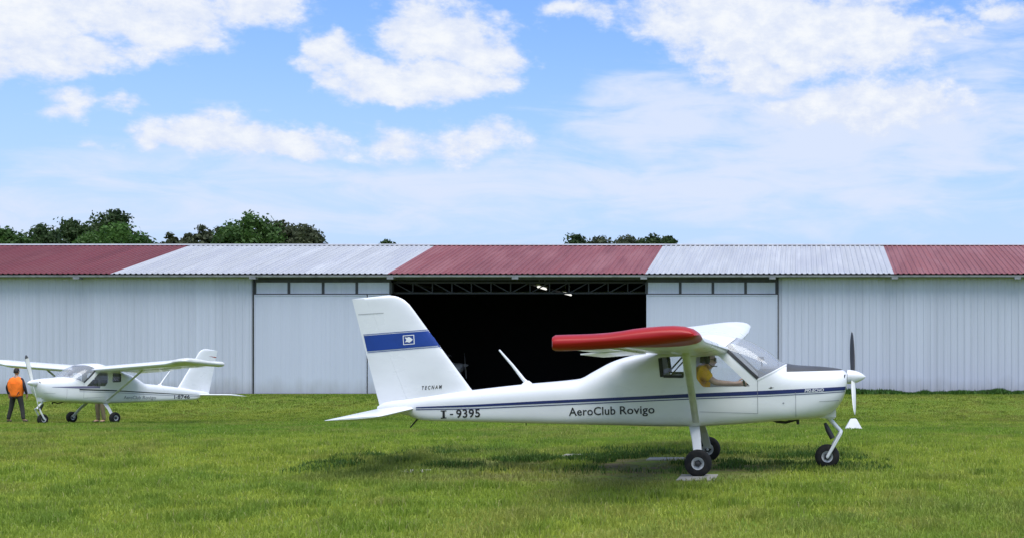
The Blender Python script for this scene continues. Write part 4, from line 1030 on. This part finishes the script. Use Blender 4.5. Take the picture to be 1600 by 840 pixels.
def pilot():
    y0 = -.27
    P = lambda u, v, y: px(u, v, y)
    base = P(1090, 640, y0)
    J = {}; E = []
    def j(k, p, r): J[k] = (tuple(p - base), r)
    j('pel', P(1090, 626, y0), .12); j('sp', P(1089, 606, y0), .12); j('ch', P(1094, 585, y0), .13); j('nk', P(1099, 574, y0), .055); j('hd', P(1104, 566, y0), .05)
    E += [('pel', 'sp'), ('sp', 'ch'), ('ch', 'nk'), ('nk', 'hd')]
    for s, n in ((-1, 'r'), (1, 'l')):
        y = y0 + s * .16
        j('s' + n, P(1096, 580, y), .056); j('e' + n, P(1118, 597, y0 + s * .17), .042); j('w' + n, P(1151, 599, y0 + s * .13), .029)
        j('h' + n, P(1094, 628, y0 + s * .09), .085); j('k' + n, P(1144, 620, y0 + s * .10), .06); j('a' + n, P(1172, 644, y0 + s * .09), .042); j('t' + n, P(1186, 645, y0 + s * .09), .036)
        E += [('ch', 's' + n), ('s' + n, 'e' + n), ('e' + n, 'w' + n), ('pel', 'h' + n), ('h' + n, 'k' + n), ('k' + n, 'a' + n), ('a' + n, 't' + n)]
        hand(J, E, 'w' + n, 'H' + n, (1, 0, .12), (0, -s, -.3), (0, -s * .2, 1), .65)
    hc = P(1106.5, 562, y0) - base
    b = skinned(J, E, 'pel', 2)
    body = link('person', join_meshes([b, head_mesh(hc, R(-90), R(-4))]), skin2, None, 180)
    body.matrix_world = NEAR @ Matrix.Translation(base)
    tag(body, 'pilot in a yellow shirt and headset sitting inside the nearest aircraft, hand on the yoke', 'person')
    link('hair', hair_mesh(hc, R(-90), R(-4)), hairm, body, 180)
    g = lambda ks, add: {k: (J[k][0], J[k][1] + add) for k in ks}
    sj = g(['pel', 'sp', 'ch', 'sr', 'sl'], .040); sj['nk'] = (J['nk'][0], .075)
    for n in 'rl': sj['m' + n] = (tuple(Vector(J['s' + n][0]).lerp(Vector(J['e' + n][0]), .72)), .06)
    link('shirt', skinned(sj, [('pel', 'sp'), ('sp', 'ch'), ('ch', 'nk'), ('ch', 'sr'), ('sr', 'mr'), ('ch', 'sl'), ('sl', 'ml')], 'pel'), M_['yellow'], body, 180)
    tj = g(['pel', 'hl', 'kl', 'al', 'hr', 'kr', 'ar'], .014)
    link('trousers', skinned(tj, [('pel', 'hl'), ('hl', 'kl'), ('kl', 'al'), ('pel', 'hr'), ('hr', 'kr'), ('kr', 'ar')], 'pel'), M_['navycloth'], body, 180)
    for n in 'rl':
        a, t = Vector(J['a' + n][0]), Vector(J['t' + n][0]); sm = skinned({'a': (tuple(a + Vector((-.03, 0, -.02))), .045), 'b': (tuple(t), .042), 'c': (tuple(t + Vector((.07, 0, -.01))), .034)}, [('a', 'b'), ('b', 'c')], 'b'); link('shoe', sm, M_['shoe'], body, 180)
    mb = MB()                                     # headset: band, ear cups, boom microphone
    arc = [hc + Vector((-.01, math.cos(a) * .092, math.sin(a) * .132)) for a in np.linspace(0, math.pi, 14)]; mb.tube(arc, .011, 8)
    for s in (-1, 1): mb.lathe([(0, .038), (.03, .04), (.04, .02)], hc + Vector((-.008, s * .072, -.005)), (0, s, 0), 16)
    mb.tube([hc + Vector((0, -.10, -.03)), hc + Vector((.06, -.10, -.075)), hc + Vector((.115, -.04, -.075))], .007, 6)
    mb.build('headset', M_['dark'], body, 60)
    mb = MB(); 
    for s in (-1, 1): mb.lathe([(0, .004), (.002, .026), (.008, .024)], hc + Vector((.092, s * .034, .008)), (1, s * .3, 0), 12); mb.tube([hc + Vector((.09, s * .06, .01)), hc + Vector((0, s * .082, .012))], .004, 6)
    mb.build('sunglasses', M_['lens'], body, 60)
pilot()

# ------------------------------------------------------------------ ground furniture
conc = noisy('pad_concrete', (.33, .315, .28), .9, amount=.4, scale=5, bump=.5, bscale=30)
def slab(x0, x1, y0, y1, label, h=.03, rz=0.):
    cx, cy = (x0 + x1) / 2, (y0 + y1) / 2
    z = gz(cx, cy); mb = MB(); n = 6; w, d = (x1 - x0) / 2, (y1 - y0) / 2
    mb.box(-w, w, -d, d, -.06, h); o = mb.build('concrete_slab', conc, None, bevel=.012)
    sl_ = math.atan((gz(cx, y1) - gz(cx, y0)) / (y1 - y0))
    o.location = (cx, cy, z); o.rotation_euler = (sl_, 0, rz); tag(o, label, 'paving slab', 'concrete slabs set in the grass')
    return o
SLABS = [(-1.50, -1.02, 16.15, 16.95), (-2.15, -1.63, 18.75, 19.2), (-3.45, -2.95, 19.5, 19.85), (-5.1, -4.75, 17.2, 17.5)]
for q, lb in zip(SLABS, ('pale concrete slab under the near main wheel of the nearest aircraft', 'thin concrete slab in bare soil left of the far main wheel', 'concrete slab edge in dark weeds under the fuselage middle', 'small stone slab in the long grass below the tail')): slab(*q, lb, .012)
def marker():
    Y = 32.0; x = PX(1333.5, Y); z = gz(x, Y); n = 4; m = noisy('marker_plastic', (.58, .59, .60), .5, amount=.15, scale=6)
    e = Matrix.Translation((x, Y, z + .02)); mb = MB()
    w0, w1, h = .20, .07, .235
    v = [(-w0, -w0, 0), (w0, -w0, 0), (w0, w0, 0), (-w0, w0, 0), (-w1, -w1, h), (w1, -w1, h), (w1, w1, h), (-w1, w1, h)]
    mb.add(v, [(3, 2, 1, 0), (4, 5, 6, 7), (0, 1, 5, 4), (1, 2, 6, 5), (2, 3, 7, 6), (3, 0, 4, 7)])
    o = mb.build('runway_marker', m, None, bevel=.012); o.matrix_world = e; tag(o, 'white tapered runway edge marker standing on the grass beyond the propeller', 'marker')
    mb = MB(); mb.box(-.225, .225, -.225, .225, -.03, .0); mb.build('marker_base', m, o, bevel=.006)
marker()

# ------------------------------------------------------------------ trees behind the hangar
barkm = noisy('bark', (.10, .075, .055), .9, amount=.4, scale=4, stretch=(1, 1, .3), bump=.6)
LEAF = {'dark': leafy('dark_leaves', (.022, .046, .014), (.046, .082, .022), .5), 'mid': leafy('mid_leaves', (.034, .078, .016), (.064, .13, .026), .5),
        'bright': leafy('bright_leaves', (.045, .11, .018), (.075, .16, .03), .5), 'dull': leafy('dull_leaves', (.045, .06, .028), (.075, .092, .042), .5)}
def tree(u, vtop, half, Y, tone, sparse, label, group, bushy=1.0):
    x = PX(u, Y); z0 = -.09; top = H + (V0 - vtop) * Y / F - z0; rad = half * Y / F
    root = empty('broadleaf_tree', Matrix.Translation((x, Y, z0))); tag(root, label, 'tree', group)
    hc = min(top * .75, rad * 2.4 * bushy + 1.5); bot = top - hc; rs = np.random.default_rng(int(u * 7 + Y))
    mb = MB(); mb.tube([(0, 0, -.2), (.1, 0, top * .3), (.0, .15, top * .55), (.1, 0, top * .86)], [.28, .22, .15, .04], 8)
    for k in range(9):
        a = k * 2.4; h0 = bot * .75 + hc * .06 * k; l = rad * (.75 - .04 * k)
        mb.tube([(0, 0, h0), (math.cos(a) * l * .5, math.sin(a) * l * .5, h0 + l * .35), (math.cos(a) * l, math.sin(a) * l, h0 + l * .55)], [.10, .06, .02], 6)
    mb.build('trunk', barkm, root, 60)
    # clumps of leaves through the crown's volume
    rad *= 1.2; nc = int((85 if not sparse else 95) * max(1, rad / 2.2)); C = []
    for _ in range(nc):
        while True:
            p = rs.uniform(-1, 1, 3)
            if np.linalg.norm(p) <= 1: break
        p = p / max(np.linalg.norm(p), .05) * (np.linalg.norm(p) ** .5)
        q = p * np.array([rad, rad, hc / 2]) * .86; zc = bot + hc / 2 + q[2]
        C.append((q[0] * (1.08 - .25 * max(0, p[2])), q[1], zc, rs.uniform(.22, .38) * rad * (1 if not sparse else .5)))
    C.append((0, 0, top - .16 * rad, .2 * rad))
    per = 120 if not sparse else 70; V = []; 
    for (cx, cy, cz, r) in C:
        d = rs.normal(size=(per, 3)); d /= np.linalg.norm(d, axis=1)[:, None]; d *= (rs.random(per) ** .5 * rs.uniform(.8, 1.35, per))[:, None] * r * np.array([1, 1, .8]); 
        c = d + np.array([cx, cy, cz])
        n = d / (np.linalg.norm(d, axis=1)[:, None] + 1e-6) + rs.normal(size=(per, 3)) * .7; n /= np.linalg.norm(n, axis=1)[:, None]
        t = np.cross(n, rs.normal(size=(per, 3))); t /= np.linalg.norm(t, axis=1)[:, None]; b = np.cross(n, t)
        s = (rs.uniform(.08, .17, per) * (.8 + Y / 250))[:, None]
        V.append(np.stack([c - t * s, c + b * s * .55, c + t * s, c - b * s * .55], 1))
    V = np.concatenate(V).reshape(-1, 3); k = len(V) // 4
    me = bpy.data.meshes.new('crown'); me.vertices.add(len(V)); me.vertices.foreach_set('co', V.astype(np.float32).ravel())
    me.loops.add(4 * k); me.loops.foreach_set('vertex_index', np.arange(4 * k, dtype=np.int32)); me.polygons.add(k)
    me.polygons.foreach_set('loop_start', np.arange(0, 4 * k, 4, dtype=np.int32)); me.update(calc_edges=True); me.validate()
    link('crown', me, LEAF[tone], root)
GL, GM, GR = 'trees behind the left end of the hangar', 'trees behind the second roof bay', 'tree tops behind the middle of the hangar'
TREES = [
    (8, 355, 50, 92, 'mid', 0, 'low rounded tree at the left edge of the photo behind the red roof', GL),
    (62, 351, 46, 98, 'dark', 0, 'dark rounded tree second from the left behind the red roof', GL),
    (112, 342, 44, 104, 'dark', 0, 'dark green tree just left of the tallest dark tree', GL),
    (180, 326, 40, 108, 'dark', 0, 'tallest and darkest tree of the left group, with a domed top', GL),
    (186, 347, 52, 90, 'bright', 0, 'bright green tree standing in front of the tallest dark tree', GL),
    (140, 362, 50, 88, 'mid', 0, 'low green tree under the dark crowns left of the bright green one', GL),
    (222, 369, 24, 100, 'dark', 0, 'low dark bush-like crown at the right end of the left tree group', GL),
    (265, 363, 26, 96, 'dull', 1, 'thin crowned tree with sky showing through, left end of the second group', GM),
    (315, 351, 36, 100, 'dull', 1, 'dull grey-green loose tree left of the tall rounded green one', GM),
    (345, 354, 36, 104, 'dull', 0, 'dull green tree tucked against the left of the tall rounded one', GM),
    (390, 330, 48, 98, 'mid', 0, 'tall rounded green tree rising highest in the second group', GM),
    (437, 344, 44, 102, 'dull', 0, 'olive green tree sloping down right of the tall rounded one', GM),
    (478, 352, 38, 100, 'dull', 0, 'low olive tree at the right end of the second group', GM),
    (300, 372, 60, 94, 'dull', 0, 'low shrubby tree filling the foot of the second group on its left', GM),
    (604, 374.5, 32, 120, 'dark', 0, 'single tiny tree top showing above the white roof near the red bay', 'lone tree top'),
    (902, 366, 31, 130, 'dark', 0, 'gappy small tree top at the left end of the middle row', GR),
    (938, 369, 40, 130, 'dull', 0, 'low thin tree top second from left in the middle row', GR),
    (982, 367.5, 40, 134, 'dull', 0, 'loose tree top in the centre of the middle row', GR),
    (1020, 366, 34, 130, 'dark', 0, 'fuller dark tree top near the right of the middle row', GR),
    (1043, 368.5, 26, 128, 'dark', 0, 'small dark tree top at the right end of the middle row', GR)]
for t in TREES: tree(*t)

# ------------------------------------------------------------------ grass and weeds (stuff)
def leafmat_attr(name, trans):
    m = bpy.data.materials.new(name); m.use_nodes = True; nt = m.node_tree; N, L = nt.nodes, nt.links; N.clear()
    a = N.new('ShaderNodeAttribute'); a.attribute_name = 'tone'
    d = N.new('ShaderNodeBsdfPrincipled'); d.inputs['Roughness'].default_value = .55; d.inputs['Specular IOR Level'].default_value = .25
    t = N.new('ShaderNodeBsdfTranslucent'); L.new(a.outputs['Color'], d.inputs['Base Color']); L.new(a.outputs['Color'], t.inputs[0])
    s = N.new('ShaderNodeMixShader'); s.inputs[0].default_value = trans; L.new(d.outputs[0], s.inputs[1]); L.new(t.outputs[0], s.inputs[2])
    o = N.new('ShaderNodeOutputMaterial'); L.new(s.outputs[0], o.inputs[0]); return m
def blades(name, x, y, z, h, w, colr, mat, lean=.75):
    n = len(x); a = rng.random(n) * 2 * math.pi; la = rng.random(n) * 2 * math.pi; lm = np.abs(rng.normal(size=n)) * lean * h
    bx, by = np.cos(a) * w / 2, np.sin(a) * w / 2; V = np.zeros((n, 5, 3))
    mx, my = x + np.cos(la) * lm * .3, y + np.sin(la) * lm * .3; tx, ty = x + np.cos(la) * lm, y + np.sin(la) * lm
    V[:, 0] = np.stack([x - bx, y - by, z - .01], 1); V[:, 1] = np.stack([x + bx, y + by, z - .01], 1)
    V[:, 2] = np.stack([mx + bx * .8, my + by * .8, z + h * .55], 1); V[:, 3] = np.stack([mx - bx * .8, my - by * .8, z + h * .55], 1)
    V[:, 4] = np.stack([tx, ty, z + np.maximum(h * .6, np.sqrt(np.maximum(h * h - lm * lm * .5, 0)))], 1)
    me = bpy.data.meshes.new(name); me.vertices.add(5 * n); me.vertices.foreach_set('co', V.astype(np.float32).ravel())
    k = np.arange(n, dtype=np.int32)[:, None] * 5; idx = np.concatenate([k + np.array([[0, 1, 2, 3]]), k + np.array([[3, 2, 4]])], 1).astype(np.int32)
    me.loops.add(7 * n); me.loops.foreach_set('vertex_index', idx.ravel()); me.polygons.add(2 * n)
    ls = np.stack([np.arange(n) * 7, np.arange(n) * 7 + 4], 1).astype(np.int32).ravel(); me.polygons.foreach_set('loop_start', ls); me.update(calc_edges=True)
    at = me.attributes.new('tone', 'FLOAT_COLOR', 'POINT'); c4 = np.ones((n, 5, 4), np.float32); c4[:, :, :3] = colr[:, None, :]
    at.data.foreach_set('color', c4.ravel())
    return link(name, me, mat)
def lawn(n=780000):
    ya, yb, pw = 9.2, 58.5, 1.25                  # density falls with distance
    q = rng.random(n); y = (ya ** (2 - pw) + q * (yb ** (2 - pw) - ya ** (2 - pw))) ** (1 / (2 - pw))
    x = (-U0 - 60) / F * y - 3.2 + rng.random(n) * (1720 / F * y + 6.8)
    def clear(x, y):
        k = np.ones(len(x), bool)
        for x0, x1, y0, y1 in SLABS: k &= ~((x > x0 - .02) & (x < x1 + .02) & (y > y0 - .02) & (y < y1 + .02))
        return k
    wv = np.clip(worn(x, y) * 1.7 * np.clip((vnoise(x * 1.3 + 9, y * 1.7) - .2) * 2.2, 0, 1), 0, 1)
    k = clear(x, y) & (rng.random(n) > wv * .97) & (vnoise(x * 2.1, y * 2.1) * .5 + vnoise(x * 6, y * 6) * .5 + rng.random(n) * .9 > .5)
    x, y, wv = x[k], y[k], wv[k]; n = len(x); z = np.interp(y, _yt, _zt)
    big = vnoise(x * .22, y * .16 + 5) * .6 + vnoise(x * .8 + 7, y * .6) * .4; tuft = vnoise(x * 2.7 + 3, y * 2.7); 
    h = (.028 + .085 * tuft ** 2.5 + .03 * rng.random(n)) * (1 - .3 * (y > 30)); w = .006 + .00035 * y
    g1, g2, g3, st = np.array([.235, .345, .040]), np.array([.350, .410, .055]), np.array([.125, .220, .026]), np.array([.42, .38, .17])
    t = np.clip((big - .3) * 2.2, 0, 1)[:, None]; c = g1 * (1 - t) + g2 * t
    t = np.clip((tuft - .5) * 1.6, 0, .55)[:, None]; c = c * (1 - t) + g3 * t
    t = (rng.random(n) < .05)[:, None] * .7; c = c * (1 - t) + st * t
    dry = vnoise(x * .55 + 40, y * .30 + 11) * .55 + vnoise(x * 1.9 + 5, y * 1.1 + 3) * .45; t = np.clip((dry - .52) * 2.6, 0, .45)[:, None]; c = c * (1 - t) + np.array([.34, .31, .085]) * t
    lush = vnoise(x * .4 + 17, y * .25 + 29) * .6 + vnoise(x * 3.1 + 2, y * 2.0) * .4; t = np.clip((lush - .6) * 2.5, 0, .28)[:, None]; c = c * (1 - t) + np.array([.09, .20, .03]) * t
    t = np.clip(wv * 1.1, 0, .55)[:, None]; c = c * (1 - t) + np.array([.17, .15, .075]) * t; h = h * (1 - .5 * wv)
    c *= np.where(y > 44, .78, 1.0)[:, None]
    c *= rng.uniform(.8, 1.2, n)[:, None]
    mat = leafmat_attr('grass_blades', .45)
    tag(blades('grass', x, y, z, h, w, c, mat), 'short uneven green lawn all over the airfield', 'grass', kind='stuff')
    # longer dark weeds where the mower does not reach, under the parked aircraft
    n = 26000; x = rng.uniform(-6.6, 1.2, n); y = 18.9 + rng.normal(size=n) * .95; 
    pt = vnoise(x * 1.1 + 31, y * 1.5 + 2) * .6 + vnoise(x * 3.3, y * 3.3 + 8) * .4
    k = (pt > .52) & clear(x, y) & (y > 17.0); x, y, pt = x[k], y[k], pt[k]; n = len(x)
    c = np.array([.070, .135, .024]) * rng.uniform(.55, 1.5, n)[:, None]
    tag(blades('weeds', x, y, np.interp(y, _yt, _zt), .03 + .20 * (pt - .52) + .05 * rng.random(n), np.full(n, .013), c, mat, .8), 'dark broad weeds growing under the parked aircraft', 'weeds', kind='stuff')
    n = 16000; x = rng.uniform(-3.5, 14, n); y = 59.2 + rng.normal(size=n) * .3; pt = vnoise(x * .8 + 3, y * .2) * .6 + vnoise(x * 2.4, y) * .4
    h = (.10 + .55 * np.clip(pt - .35, 0, 1)) * rng.uniform(.4, 1, n); k = (pt > .25) & (y < 59.8); 
    c = np.array([.050, .115, .022]) * rng.uniform(.6, 1.6, n)[:, None]
    tag(blades('wall_weeds', x[k], y[k], np.interp(y[k], _yt, _zt), h[k], np.full(k.sum(), .07), c[k], mat, .7), 'strip of rough weeds along the foot of the right hangar wall', 'weeds', kind='stuff')
lawn()
